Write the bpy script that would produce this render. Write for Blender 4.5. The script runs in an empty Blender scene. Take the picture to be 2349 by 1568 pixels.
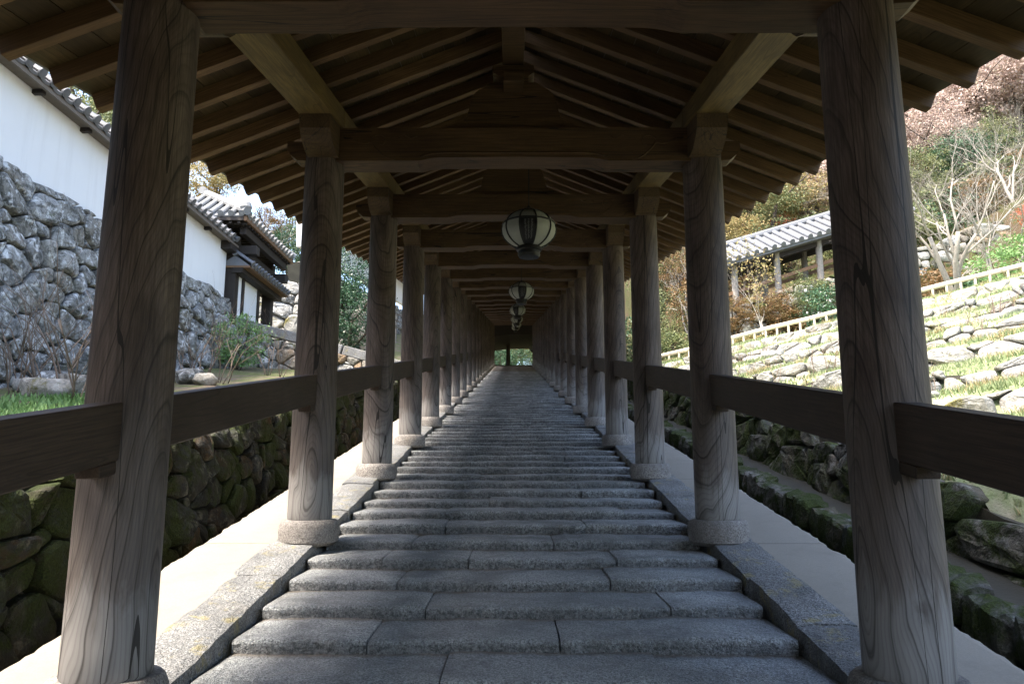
import bpy, bmesh, math, random
import numpy as np
from mathutils import Vector, Matrix, noise

random.seed(7)
rng = np.random.default_rng(7)
R = math.radians
SC = bpy.context.scene

# ------------------------------------------------------------------ camera, sky, sun, exposure
TH = R(9.55)                      # slope of the stairway
CT, ST = math.cos(TH), math.sin(TH)
EYE = 1.6                         # camera height above the foot of the stairs (world z)
FPX = 1760.0                      # focal length in pixels of a 2349 px wide frame
PITCH = TH + math.atan(8 / FPX)
YAW = math.atan(3.5 / FPX)

cam_d = bpy.data.cameras.new('camera')
cam = bpy.data.objects.new('camera', cam_d)
SC.collection.objects.link(cam)
cam_d.sensor_width = 36.0
cam_d.lens = 36.0 * FPX / 2349.0
cam_d.clip_start = 0.05
cam_d.clip_end = 2000
cam.location = (0, 0, EYE)
cam.rotation_euler = (R(90) + PITCH, 0, YAW)
SC.camera = cam

SUN_DIR = Vector((-0.41, -0.30, 0.86)).normalized()     # towards the sun
world = bpy.data.worlds.new('World')
SC.world = world
world.use_nodes = True
wn = world.node_tree
sky = wn.nodes.new('ShaderNodeTexSky')
sky.sky_type = 'NISHITA'
sky.sun_disc = False
sky.sun_elevation = math.asin(SUN_DIR.z)
sky.sun_rotation = math.atan2(SUN_DIR.x, SUN_DIR.y)
sky.air_density = 1.0
sky.dust_density = 3.0
sky.ozone_density = 1.0
bg = wn.nodes['Background']
bg.inputs['Strength'].default_value = 0.15
wn.links.new(sky.outputs[0], bg.inputs[0])

sun_d = bpy.data.lights.new('sun', 'SUN')
sun_d.energy = 2.5
sun_d.angle = R(7.0)
sun_d.color = (1.0, 0.91, 0.79)
sun = bpy.data.objects.new('sun', sun_d)
SC.collection.objects.link(sun)
sun.rotation_euler = SUN_DIR.to_track_quat('Z', 'Y').to_euler()
sun.location = SUN_DIR * 60

vs = SC.view_settings
vs.view_transform = 'Standard'
vs.look = 'None'
vs.exposure = 2.42
vs.gamma = 1.0
vs.use_curve_mapping = False
SC.cycles.use_denoising = True
SC.cycles.use_adaptive_sampling = True
SC.cycles.adaptive_threshold = 0.02
SC.cycles.max_bounces = 6
SC.cycles.diffuse_bounces = 4
SC.cycles.glossy_bounces = 3

# ------------------------------------------------------------------ frames
def S(X, d, n):
    """slope frame: X to the right, d metres up along the stairs, n metres off them; (0,0,0) is the eye"""
    return Vector((X, d * CT - n * ST, d * ST + n * CT + EYE))

SM = Matrix.Rotation(TH, 3, 'X').to_4x4()              # local axes of slope-parallel members

_rot = Matrix.Rotation(YAW, 3, 'Z') @ Matrix.Rotation(R(90) + PITCH, 3, 'X')
def U(x, y, Y):
    """where the sight line through a point of the view meets the upright plane Y metres ahead"""
    v = _rot @ Vector(((x - 1174.5) / FPX, (784 - y) / FPX, -1.0))
    v = v * (Y / v.y)
    return Vector((v.x, v.y, v.z + EYE))

# ------------------------------------------------------------------ scene helpers
COL = SC.collection
WMX = {}

def mesh(name, verts, faces, smooth=False):
    me = bpy.data.meshes.new(name)
    me.from_pydata([tuple(v) for v in verts], [], faces)
    if smooth:
        me.polygons.foreach_set('use_smooth', [True] * len(me.polygons))
    me.update()
    return me

def ob(name, me, mat=None, parent=None, M=None):
    """link a mesh object at world matrix M, below parent if given"""
    if mat is not None and len(me.materials) == 0:
        me.materials.append(mat)
    o = bpy.data.objects.new(name, me)
    COL.objects.link(o)
    M = M.copy() if M is not None else Matrix.Identity(4)
    WMX[o.name] = M
    if parent is not None:
        o.parent = parent
        o.matrix_basis = WMX[parent.name].inverted() @ M
    else:
        o.matrix_basis = M
    return o

def thing(name, loc, label, cat, group=None):
    o = bpy.data.objects.new(name, None)
    o.empty_display_size = 0.2
    COL.objects.link(o)
    o.location = loc
    WMX[o.name] = Matrix.Translation(Vector(loc))
    o['label'] = label; o['category'] = cat; o['kind'] = 'thing'
    if group: o['group'] = group
    return o

def tag(o, label, cat, group=None):
    o['label'] = label; o['category'] = cat
    if group: o['group'] = group
    return o

def structure(o):
    o['kind'] = 'structure'
    return o

def stuff(o):
    o['kind'] = 'stuff'
    return o

def T(v): return Matrix.Translation(Vector(v))
def RZ(a): return Matrix.Rotation(a, 4, 'Z')
def basis(origin, ux, uy, uz):
    M = Matrix.Identity(4)
    for i, a in enumerate((ux, uy, uz)):
        for r in range(3): M[r][i] = a[r]
    for r in range(3): M[r][3] = origin[r]
    return M

class MB:
    """collects geometry for ONE mesh"""
    def __init__(self): self.v = []; self.f = []
    def add(self, verts, faces):
        b = len(self.v)
        self.v += [Vector(p) for p in verts]
        self.f += [tuple(i + b for i in f) for f in faces]
    def box(self, lo, hi, ch=0.0):
        (x0, y0, z0), (x1, y1, z1) = lo, hi
        if ch <= 0:
            self.add([(x0,y0,z0),(x1,y0,z0),(x1,y1,z0),(x0,y1,z0),(x0,y0,z1),(x1,y0,z1),(x1,y1,z1),(x0,y1,z1)],
                     [(0,3,2,1),(4,5,6,7),(0,1,5,4),(1,2,6,5),(2,3,7,6),(3,0,4,7)])
        else:
            bm = bmesh.new()
            bmesh.ops.create_cube(bm, size=1.0)
            for v in bm.verts:
                v.co = Vector(((x0+x1)/2 + v.co.x*(x1-x0), (y0+y1)/2 + v.co.y*(y1-y0), (z0+z1)/2 + v.co.z*(z1-z0)))
            bmesh.ops.bevel(bm, geom=list(bm.edges), offset=ch, segments=1, affect='EDGES')
            bm.verts.index_update()
            self.add([v.co for v in bm.verts], [tuple(v.index for v in f.verts) for f in bm.faces])
            bm.free()
    def prism(self, poly, w0, w1, conv):
        """poly of (a,b) swept from w0 to w1; conv(a,b,w) gives the point"""
        n = len(poly)
        vs_ = [conv(a, b, w0) for a, b in poly] + [conv(a, b, w1) for a, b in poly]
        fs = [tuple(range(n)), tuple(range(2*n - 1, n - 1, -1))]
        for i in range(n):
            j = (i + 1) % n
            fs.append((i, i + n, j + n, j))
        self.add(vs_, fs)
    def tube(self, pts, rad, seg=8, cap=True):
        pts = [Vector(p) for p in pts]
        if not hasattr(rad, '__len__'): rad = [rad] * len(pts)
        ring = []
        ref = None
        for i, p in enumerate(pts):
            t = (pts[min(i+1, len(pts)-1)] - pts[max(i-1, 0)])
            t = t.normalized() if t.length > 1e-9 else Vector((0,0,1))
            if ref is None:
                ref = t.orthogonal().normalized()
            else:
                ref = (ref - t * ref.dot(t))
                ref = ref.normalized() if ref.length > 1e-6 else t.orthogonal().normalized()
            b = t.cross(ref)
            ring.append([p + (ref * math.cos(2*math.pi*k/seg) + b * math.sin(2*math.pi*k/seg)) * rad[i] for k in range(seg)])
        vs_ = [q for r_ in ring for q in r_]
        fs = []
        for i in range(len(pts) - 1):
            for k in range(seg):
                a = i*seg + k; c = i*seg + (k+1) % seg
                fs.append((a, c, c + seg, a + seg))
        if cap:
            fs.append(tuple(range(seg - 1, -1, -1)))
            fs.append(tuple((len(pts)-1)*seg + k for k in range(seg)))
        self.add(vs_, fs)
    def lathe(self, prof, seg=24, caps=True):
        vs_ = []; fs = []
        for r_, z in prof:
            for k in range(seg):
                a = 2*math.pi*k/seg
                vs_.append((r_*math.cos(a), r_*math.sin(a), z))
        for i in range(len(prof) - 1):
            for k in range(seg):
                a = i*seg + k; c = i*seg + (k+1) % seg
                fs.append((a, c, c + seg, a + seg))
        if caps:
            fs.append(tuple(range(seg - 1, -1, -1)))
            fs.append(tuple((len(prof)-1)*seg + k for k in range(seg)))
        self.add(vs_, fs)
    def me(self, name, smooth=False, angle=None):
        m = mesh(name, self.v, self.f, smooth)
        if angle is not None:
            bm = bmesh.new(); bm.from_mesh(m)
            for e in bm.edges:
                if len(e.link_faces) == 2 and e.calc_face_angle(0) > angle: e.smooth = False
            bm.to_mesh(m); bm.free()
        return m

def fractal(p, sc, oct_=3):
    p = Vector(p) * sc
    return noise.fractal(p, 1.0, 2.0, oct_)

# ------------------------------------------------------------------ materials
class Mat:
    def __init__(self, name):
        self.m = bpy.data.materials.new(name)
        self.m.use_nodes = True
        self.t = self.m.node_tree
        self.b = self.t.nodes['Principled BSDF']
    def node(self, typ, **kw):
        n = self.t.nodes.new(typ)
        for k, v in kw.items(): setattr(n, k, v)
        return n
    def put(self, sock, val):
        if hasattr(val, 'node'): self.t.links.new(val, sock)
        elif val is not None: sock.default_value = val
    def math(self, op, a, b=None, c=None, clamp=False):
        n = self.node('ShaderNodeMath', operation=op, use_clamp=clamp)
        for i, x in enumerate((a, b, c)):
            if x is not None: self.put(n.inputs[i], x)
        return n.outputs[0]
    def vmath(self, op, a, b=None):
        n = self.node('ShaderNodeVectorMath', operation=op)
        self.put(n.inputs[0], a)
        if b is not None: self.put(n.inputs[1], b)
        return n.outputs[0] if op not in ('LENGTH', 'DISTANCE', 'DOT_PRODUCT') else n.outputs['Value']
    def noise(self, vec, scale=5, detail=4, rough=0.55, dist=0.0, w=None):
        n = self.node('ShaderNodeTexNoise')
        if w is not None: vec = self.vmath('ADD', vec, w)
        self.put(n.inputs['Vector'], vec)
        n.inputs['Scale'].default_value = scale
        n.inputs['Detail'].default_value = detail
        n.inputs['Roughness'].default_value = rough
        n.inputs['Distortion'].default_value = dist
        return n.outputs['Fac']
    def voronoi(self, vec, scale, feature='F1', out='Distance', rand=1.0):
        n = self.node('ShaderNodeTexVoronoi', feature=feature)
        self.put(n.inputs['Vector'], vec)
        n.inputs['Scale'].default_value = scale
        if 'Randomness' in n.inputs: n.inputs['Randomness'].default_value = rand
        return n.outputs[out]
    def ramp(self, fac, stops, interp='LINEAR'):
        n = self.node('ShaderNodeValToRGB')
        cr = n.color_ramp
        cr.interpolation = interp
        while len(cr.elements) < len(stops): cr.elements.new(0.5)
        for e, (p, c) in zip(cr.elements, stops):
            e.position = p
            e.color = (c, c, c, 1) if not hasattr(c, '__len__') else (*c, 1)
        self.put(n.inputs[0], fac)
        return n.outputs[0]
    def mix(self, fac, a, b, typ='MIX'):
        n = self.node('ShaderNodeMix', data_type='RGBA', blend_type=typ)
        self.put(n.inputs[0], fac)
        for s, x in ((n.inputs[6], a), (n.inputs[7], b)):
            if hasattr(x, '__len__') and not hasattr(x, 'node') and len(x) == 3: x = (*x, 1)
            self.put(s, x)
        return n.outputs[2]
    def obj(self): return self.node('ShaderNodeTexCoord').outputs['Object']
    def pos(self): return self.node('ShaderNodeNewGeometry').outputs['Position']
    def rand(self): return self.node('ShaderNodeObjectInfo').outputs['Random']
    def island(self): return self.node('ShaderNodeNewGeometry').outputs['Random Per Island']
    def nz(self):
        n = self.node('ShaderNodeSeparateXYZ'); self.put(n.inputs[0], self.node('ShaderNodeNewGeometry').outputs['Normal'])
        return n.outputs['Z']
    def sep(self, v):
        n = self.node('ShaderNodeSeparateXYZ'); self.put(n.inputs[0], v); return n.outputs
    def comb(self, x, y, z):
        n = self.node('ShaderNodeCombineXYZ')
        for s, a in zip(n.inputs, (x, y, z)): self.put(s, a)
        return n.outputs[0]
    def bump(self, h, strength=0.3, dist=0.02):
        n = self.node('ShaderNodeBump')
        n.inputs['Strength'].default_value = strength
        n.inputs['Distance'].default_value = dist
        self.put(n.inputs['Height'], h)
        self.t.links.new(n.outputs[0], self.b.inputs['Normal'])
    def col(self, c): self.put(self.b.inputs['Base Color'], (*c, 1) if hasattr(c, '__len__') and not hasattr(c, 'node') else c)
    def rough(self, r_): self.put(self.b.inputs['Roughness'], r_)

def wood(name, lo, hi, axis='Z', freq=26.0, warp=0.11, line=0.75, bleach=False, rough=0.62, crack=True, along=0.55, tint=0.25, tilt=0.0):
    """old cypress: growth rings cut by the surface, fibres, checks"""
    m = Mat(name)
    o = m.obj()
    s = m.sep(o)
    if axis == 'Z': a, b, c = s[0], s[1], s[2]
    elif axis == 'X': a, b, c = s[1], s[2], s[0]
    else: a, b, c = s[0], s[2], s[1]
    rd = m.rand()
    w91 = m.math('MULTIPLY', rd, 91.0)
    w = m.comb(w91, m.math('MULTIPLY', rd, 47.0), w91)
    lowv = m.comb(m.math('MULTIPLY', a, 1.6), m.math('MULTIPLY', b, 1.6), m.math('MULTIPLY', c, along))
    n1 = m.noise(lowv, 1.5, 2, 0.5, 0.4, w)
    n2 = m.noise(m.vmath('ADD', lowv, (7.3, 2.1, 4.4)), 1.2, 2, 0.5, 0.2, w)
    ang = m.math('MULTIPLY', rd, 40.0)
    lean = m.math('ADD', m.math('MULTIPLY', c, tilt), 0.12)
    ox = m.math('MULTIPLY', m.math('COSINE', ang), lean)
    oy = m.math('MULTIPLY', m.math('SINE', ang), lean)
    px = m.math('ADD', m.math('ADD', a, ox), m.math('MULTIPLY', m.math('SUBTRACT', n1, 0.5), warp * 3.2))
    py = m.math('ADD', m.math('ADD', b, oy), m.math('MULTIPLY', m.math('SUBTRACT', n2, 0.5), warp * 3.2))
    r_ = m.math('SQRT', m.math('ADD', m.math('MULTIPLY', px, px), m.math('MULTIPLY', py, py)))
    wob = m.noise(m.comb(m.math('MULTIPLY', a, 9.0), m.math('MULTIPLY', b, 9.0), m.math('MULTIPLY', c, 5.0)), 2.0, 3, 0.6, 0, w)
    r_ = m.math('ADD', r_, m.math('MULTIPLY', wob, 0.004))
    ph = m.math('FRACT', m.math('MULTIPLY', r_, freq))
    ring = m.ramp(ph, [(0.0, 0.10), (0.55, 0.0), (0.86, 0.30), (0.95, 1.0), (1.0, 0.10)])
    fine = m.ramp(m.math('FRACT', m.math('MULTIPLY', r_, freq * 4.3)), [(0.0, 0.0), (0.5, 0.0), (0.9, 1.0), (1.0, 0.0)])
    ring = m.math('ADD', m.math('MULTIPLY', ring, 0.8), m.math('MULTIPLY', fine, 0.28))
    fib = m.noise(m.comb(m.math('MULTIPLY', a, 70.0), m.math('MULTIPLY', b, 70.0), m.math('MULTIPLY', c, 2.2)), 1.6, 2, 0.65, 0, w)
    blot = m.noise(m.comb(m.math('MULTIPLY', a, 3.0), m.math('MULTIPLY', b, 3.0), m.math('MULTIPLY', c, 1.1)), 1.6, 4, 0.6, 0.5, w)
    base = m.mix(m.ramp(blot, [(0.3, 0.0), (0.7, 1.0)]), lo, hi)
    base = m.mix(m.math('MULTIPLY', m.ramp(fib, [(0.38, 0.0), (0.62, 1.0)]), 0.55), base, tuple(x * 0.55 for x in lo))
    base = m.mix(m.math('MULTIPLY', rd, tint), base, tuple(x * 0.6 for x in lo))
    if bleach:
        edge = m.noise(m.comb(m.math('MULTIPLY', a, 6.0), m.math('MULTIPLY', b, 6.0), m.math('MULTIPLY', c, 1.6)), 1.6, 4, 0.65, 0.6, w)
        hgt = m.math('ADD', c, m.math('MULTIPLY', m.math('SUBTRACT', edge, 0.5), 0.7))
        k = m.ramp(m.math('DIVIDE', hgt, 1.2), [(0.0, 0.85), (0.22, 0.70), (0.34, 0.22), (0.8, 0.08), (1.0, 0.0)])
        base = m.mix(k, base, (0.30, 0.29, 0.28))
    base = m.mix(m.math('MULTIPLY', ring, line), base, tuple(x * 0.22 for x in lo))
    hgt = m.noise(m.comb(m.math('MULTIPLY', a, 70.0), m.math('MULTIPLY', b, 70.0), m.math('MULTIPLY', c, 2.2)), 1.6, 2, 0.6, 0, w)
    if crack:
        cv = m.noise(m.comb(m.math('MULTIPLY', a, 5.0), m.math('MULTIPLY', b, 5.0), m.math('MULTIPLY', c, 0.18)), 1.5, 1, 0.4, 0, w)
        ck = m.math('LESS_THAN', m.math('ABSOLUTE', m.math('SUBTRACT', cv, 0.5)), 0.005)
        base = m.mix(m.math('MULTIPLY', ck, 0.85), base, (0.012, 0.010, 0.008))
    m.col(base)
    m.rough(rough)
    m.b.inputs['Specular IOR Level'].default_value = 0.3
    m.bump(hgt, 0.3, 0.004)
    return m.m

def granite(name, lo, hi, warm=(0.30, 0.24, 0.17), lichen=0.0, bump=0.6, warmth=0.35, step=False):
    m = Mat(name)
    o = m.pos()
    rd = m.rand()
    sp = m.noise(o, 95, 2, 0.8)
    sp2 = m.noise(o, 40, 3, 0.75)
    big = m.noise(o, 2.3, 4, 0.6, 0.5)
    c = m.mix(m.ramp(sp, [(0.40, 0.0), (0.60, 1.0)]), tuple(x * 0.35 for x in lo), tuple(min(1, x * 1.55) for x in hi))
    c = m.mix(0.38, c, m.mix(m.ramp(sp2, [(0.40, 0), (0.60, 1)]), tuple(x * 0.55 for x in lo), hi))
    c = m.mix(m.math('MULTIPLY', m.ramp(big, [(0.38, 1.0), (0.58, 0.0)]), 0.6), c, tuple(x * 0.45 for x in lo))
    wr = m.noise(m.vmath('ADD', o, (3, 9, 1)), 3.1, 5, 0.65, 0.8)
    c = m.mix(m.math('MULTIPLY', m.ramp(wr, [(0.56, 0.0), (0.72, 1.0)]), warmth), c, warm)
    c = m.mix(m.math('MULTIPLY', rd, 0.45), c, tuple(x * 0.7 for x in lo))
    if lichen:
        l1 = m.noise(m.vmath('ADD', o, (5, 1, 8)), 5.0, 6, 0.7, 0.4)
        c = m.mix(m.math('MULTIPLY', m.ramp(l1, [(0.56, 0.0), (0.66, 1.0)]), lichen), c, (0.34, 0.29, 0.13))
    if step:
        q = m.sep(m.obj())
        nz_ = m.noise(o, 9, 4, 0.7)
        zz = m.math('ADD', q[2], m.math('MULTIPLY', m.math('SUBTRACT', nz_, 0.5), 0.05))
        tread = m.ramp(m.math('MULTIPLY_ADD', zz, 8.0, 0.6), [(0.25, 0.0), (0.55, 1.0)])
        c = m.mix(m.math('MULTIPLY', m.math('SUBTRACT', 1.0, tread), 0.62), c, m.mix(m.ramp(sp2, [(0.42, 0), (0.58, 1)]), (0.035, 0.037, 0.04), (0.20, 0.20, 0.20)))  # riser face below the nosing mixed towards darker speckle than the tread
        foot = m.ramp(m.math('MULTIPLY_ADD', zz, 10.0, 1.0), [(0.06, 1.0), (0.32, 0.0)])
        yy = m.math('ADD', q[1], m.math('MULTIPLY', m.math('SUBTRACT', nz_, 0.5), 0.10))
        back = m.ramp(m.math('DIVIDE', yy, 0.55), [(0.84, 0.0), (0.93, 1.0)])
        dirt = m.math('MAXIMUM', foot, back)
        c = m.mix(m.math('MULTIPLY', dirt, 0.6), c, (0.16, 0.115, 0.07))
    m.col(c)
    m.rough(0.85)
    h = m.math('ADD', m.math('MULTIPLY', m.noise(o, 34, 3, 0.8), 1.0), 0.0)
    m.bump(h, bump, 0.045)
    return m.m

def rock(name, cols, moss=0.0, mosscol=(0.045, 0.06, 0.012), lichen=0.3, dark=0.4, dscale=3.2, lichcol=(0.48, 0.49, 0.47)):
    m = Mat(name)
    o = m.pos()
    rd = m.rand()
    stops = [(i / max(1, len(cols) - 1), c) for i, c in enumerate(cols)]
    c = m.ramp(rd, stops)
    g = m.noise(o, 60, 4, 0.7)
    c = m.mix(0.35, c, m.mix(g, (0.03, 0.03, 0.03), (0.5, 0.48, 0.45)), 'OVERLAY')
    dk = m.noise(o, dscale, 6, 0.68, 0.5)
    c = m.mix(m.math('MULTIPLY', m.ramp(dk, [(0.48, 0.0), (0.58, 1.0)]), dark), c, (0.03, 0.032, 0.03))
    dk2 = m.noise(m.vmath('ADD', o, (1, 3, 7)), 19, 4, 0.75, 0.2)
    c = m.mix(m.math('MULTIPLY', m.ramp(dk2, [(0.50, 0.0), (0.60, 1.0)]), dark * 0.7), c, (0.04, 0.042, 0.038))
    li = m.noise(m.vmath('ADD', o, (11, 4, 2)), 6.5, 7, 0.72, 0.3)
    c = m.mix(m.math('MULTIPLY', m.ramp(li, [(0.53, 0.0), (0.62, 1.0)]), lichen), c, lichcol)
    if moss:
        mo = m.noise(m.vmath('ADD', o, (2, 17, 5)), 2.1, 6, 0.7, 0.6)
        mf = m.noise(o, 85, 3, 0.6)
        mc = m.mix(m.ramp(mf, [(0.3, 0), (0.7, 1)]), tuple(x * 0.45 for x in mosscol), tuple(x * 1.7 for x in mosscol))
        lo = 0.66 - 0.42 * moss
        c = m.mix(m.ramp(mo, [(lo, 0.0), (lo + 0.12, 1.0)]), c, mc)
    m.col(c)
    m.rough(0.92)
    m.b.inputs['Specular IOR Level'].default_value = 0.25
    h = m.noise(o, 14, 4, 0.72)
    m.bump(h, 0.9, 0.05)
    return m.m

def plain(name, c, rough=0.8, var=0.15, scale=6.0, bump=0.0, spec=0.3):
    m = Mat(name)
    o = m.pos()
    n = m.noise(o, scale, 5, 0.6, 0.3)
    m.col(m.mix(n, tuple(x * (1 - var) for x in c), tuple(min(1, x * (1 + var)) for x in c)))
    m.rough(rough)
    m.b.inputs['Specular IOR Level'].default_value = spec
    if bump: m.bump(m.noise(o, scale * 8, 4, 0.6), bump, 0.01)
    return m.m

def foliage(name, cols, trans=0.25, rough=0.55):
    m = Mat(name)
    isl = m.island()
    cl = m.noise(m.pos(), 0.9, 3, 0.6)
    f = m.math('ADD', m.math('MULTIPLY', isl, 0.6), m.math('MULTIPLY', m.ramp(cl, [(0.3, 0), (0.7, 1)]), 0.4))
    stops = [(i / (len(cols) - 1), c) for i, c in enumerate(cols)]
    c = m.ramp(f, stops)
    m.col(c)
    m.rough(rough)
    m.b.inputs['Specular IOR Level'].default_value = 0.3
    tr = m.node('ShaderNodeBsdfTranslucent')
    m.put(tr.inputs[0], c)
    mx = m.node('ShaderNodeMixShader')
    mx.inputs[0].default_value = trans
    m.t.links.new(m.b.outputs[0], mx.inputs[1])
    m.t.links.new(tr.outputs[0], mx.inputs[2])
    m.t.links.new(mx.outputs[0], m.t.nodes['Material Output'].inputs[0])
    return m.m

def grass_ground(name, a, b, dirt):
    m = Mat(name)
    o = m.pos()
    n = m.noise(o, 1.3, 6, 0.65, 0.4)
    f = m.noise(o, 26, 5, 0.7)
    c = m.mix(m.ramp(f, [(0.3, 0), (0.7, 1)]), a, b)
    c = m.mix(m.ramp(n, [(0.45, 0), (0.60, 1)]), c, dirt)
    m.col(c); m.rough(0.95)
    m.b.inputs['Specular IOR Level'].default_value = 0.1
    m.bump(m.noise(o, 30, 5, 0.7), 0.8, 0.04)
    return m.m

def concrete(name, c):
    m = Mat(name)
    o = m.pos()
    n = m.noise(o, 1.1, 5, 0.6, 0.3); f = m.noise(o, 110, 3, 0.7)
    cc = m.mix(m.ramp(n, [(0.3, 0), (0.7, 1)]), tuple(x * 0.86 for x in c), c)
    cc = m.mix(m.math('MULTIPLY', m.ramp(f, [(0.4, 1), (0.6, 0)]), 0.30), cc, tuple(x * 0.5 for x in c))
    sn = m.noise(o, 4.5, 6, 0.7, 0.8)
    cc = m.mix(m.math('MULTIPLY', m.ramp(sn, [(0.52, 0), (0.70, 1)]), 0.35), cc, tuple(x * 0.55 for x in c))
    # control joints across the strip
    s = m.sep(o)
    m.col(cc); m.rough(0.85)
    m.bump(m.noise(o, 160, 4, 0.65), 0.25, 0.006)
    return m.m

M = {}
M['pillar'] = wood('weathered_pillar_wood', (0.066, 0.046, 0.037), (0.185, 0.143, 0.120), 'Z', 17, 0.070, 0.80, bleach=True, along=0.75, tilt=0.20)
M['beam'] = wood('brown_beam_wood', (0.070, 0.040, 0.020), (0.145, 0.086, 0.043), 'X', 26, 0.07, 0.6)
M['beamy'] = wood('bracket_wood', (0.060, 0.036, 0.019), (0.125, 0.080, 0.040), 'Y', 34, 0.07, 0.6)
M['rail'] = wood('dark_rail_wood', (0.046, 0.030, 0.021), (0.088, 0.060, 0.043), 'X', 40, 0.05, 0.6, crack=False)
M['purlin'] = wood('ochre_purlin_wood', (0.085, 0.055, 0.021), (0.24, 0.160, 0.056), 'Y', 60, 0.05, 0.45, crack=False)
M['rafter'] = wood('rafter_wood', (0.115, 0.067, 0.032), (0.27, 0.165, 0.082), 'X', 70, 0.03, 0.5, crack=False, tint=0.6)
M['board'] = wood('roof_board_wood', (0.042, 0.028, 0.012), (0.120, 0.082, 0.036), 'Y', 55, 0.06, 0.45, crack=False, tint=0.6)
M['base'] = granite('base_granite', (0.20, 0.18, 0.165), (0.36, 0.335, 0.31), bump=0.35, warmth=0.3)
M['step'] = granite('step_granite', (0.27, 0.283, 0.285), (0.52, 0.535, 0.53), bump=1.0, warmth=0.25, step=True)
M['kerb'] = granite('kerb_granite', (0.20, 0.205, 0.205), (0.34, 0.34, 0.335), lichen=0.7, bump=1.0, warmth=0.2)
M['walk'] = concrete('pale_concrete', (0.30, 0.272, 0.225))
M['bed'] = plain('mortar_bed', (0.13, 0.095, 0.06), 0.95, 0.4, 5)
M['greystone'] = rock('lichened_grey_stone', [(0.18, 0.182, 0.175), (0.40, 0.40, 0.385), (0.26, 0.26, 0.245), (0.34, 0.32, 0.28), (0.46, 0.455, 0.43)], moss=0.14, mosscol=(0.06, 0.065, 0.02), lichen=0.85, dark=0.62, dscale=6.5, lichcol=(0.66, 0.67, 0.66))
M['mossstone'] = rock('mossy_dark_stone', [(0.09, 0.085, 0.07), (0.13, 0.115, 0.08), (0.10, 0.10, 0.095), (0.20, 0.19, 0.165), (0.12, 0.10, 0.07)], moss=0.60, mosscol=(0.032, 0.044, 0.010), lichen=0.25, dark=0.6)
M['deepmoss'] = rock('deep_moss_stone', [(0.022, 0.022, 0.019), (0.042, 0.040, 0.030), (0.030, 0.031, 0.028), (0.09, 0.055, 0.026), (0.065, 0.064, 0.056)], moss=0.52, mosscol=(0.024, 0.032, 0.007), lichen=0.3, dark=0.85, dscale=4.5, lichcol=(0.30, 0.29, 0.22))
M['tanstone'] = rock('tan_and_grey_stone', [(0.30, 0.20, 0.11), (0.28, 0.27, 0.24), (0.22, 0.19, 0.14), (0.36, 0.34, 0.30)], moss=0.1, lichen=0.35, dark=0.35)
M['palestone'] = rock('pale_stone', [(0.40, 0.39, 0.36), (0.31, 0.31, 0.29), (0.46, 0.45, 0.42), (0.37, 0.34, 0.29)], moss=0.22, mosscol=(0.11, 0.10, 0.03), lichen=0.45, dark=0.3, lichcol=(0.55, 0.54, 0.50))  # pale tones are the stone's own colour
M['soil'] = grass_ground('garden_soil', (0.07, 0.085, 0.035), (0.15, 0.16, 0.07), (0.15, 0.12, 0.09))
M['lawn'] = grass_ground('terrace_turf', (0.14, 0.19, 0.08), (0.29, 0.34, 0.18), (0.36, 0.34, 0.25))
M['ditch'] = plain('wet_ditch_bed', (0.045, 0.042, 0.03), 0.8, 0.5, 4, 0.5)
M['forest'] = grass_ground('forest_floor', (0.03, 0.045, 0.014), (0.08, 0.075, 0.03), (0.07, 0.05, 0.03))
def plaster():
    m = Mat('white_plaster')
    o = m.pos(); q = m.sep(o)
    st = m.noise(m.comb(m.math('MULTIPLY', q[0], 3.0), m.math('MULTIPLY', q[1], 3.0), m.math('MULTIPLY', q[2], 0.25)), 1.6, 4, 0.65, 0.2)
    bl = m.noise(o, 0.8, 4, 0.6)
    c = m.mix(m.math('MULTIPLY', m.ramp(st, [(0.52, 0), (0.75, 1)]), 0.30), (0.82, 0.82, 0.80), (0.60, 0.59, 0.56))
    c = m.mix(m.math('MULTIPLY', m.ramp(bl, [(0.45, 0), (0.7, 1)]), 0.25), c, (0.70, 0.69, 0.66))
    m.col(c); m.rough(0.9); m.bump(m.noise(o, 30, 3, 0.6), 0.1, 0.004)
    return m.m
M['plaster'] = plaster()
M['darkwood'] = plain('dark_stained_wood', (0.030, 0.024, 0.020), 0.7, 0.4, 9, 0.2)
M['brownwood'] = plain('brown_eave_wood', (0.17, 0.10, 0.055), 0.75, 0.35, 7, 0.2)
M['greywood'] = plain('weathered_grey_board', (0.16, 0.135, 0.11), 0.85, 0.3, 9, 0.2)
M['tile'] = plain('silver_grey_roof_tile', (0.135, 0.14, 0.15), 0.6, 0.3, 5, 0.1, 0.5)
M['lichtile'] = plain('lichened_roof_tile', (0.22, 0.22, 0.215), 0.8, 0.45, 9, 0.2)
M['iron'] = plain('black_iron', (0.012, 0.012, 0.013), 0.5, 0.3, 20, 0.1, 0.4)
M['paper'] = plain('lantern_paper', (0.31, 0.32, 0.29), 0.6, 0.12, 8)
M['ink'] = plain('pale_ink', (0.14, 0.14, 0.14), 0.7, 0.5, 40)
M['bark'] = plain('pale_bark', (0.27, 0.245, 0.21), 0.9, 0.45, 14, 0.4)
M['darkbark'] = plain('dark_bark', (0.07, 0.055, 0.042), 0.9, 0.4, 14, 0.4)
M['twig'] = plain('dry_twig', (0.16, 0.12, 0.09), 0.9, 0.3, 20)
M['whitewood'] = plain('pale_fence_pole', (0.52, 0.46, 0.36), 0.75, 0.2, 8)
M['metal'] = plain('grey_metal_rail', (0.09, 0.09, 0.09), 0.5, 0.2, 10)
M['leaf_green'] = foliage('green_leaves', [(0.05, 0.075, 0.035), (0.10, 0.13, 0.05), (0.19, 0.21, 0.09), (0.28, 0.26, 0.12)])
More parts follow.
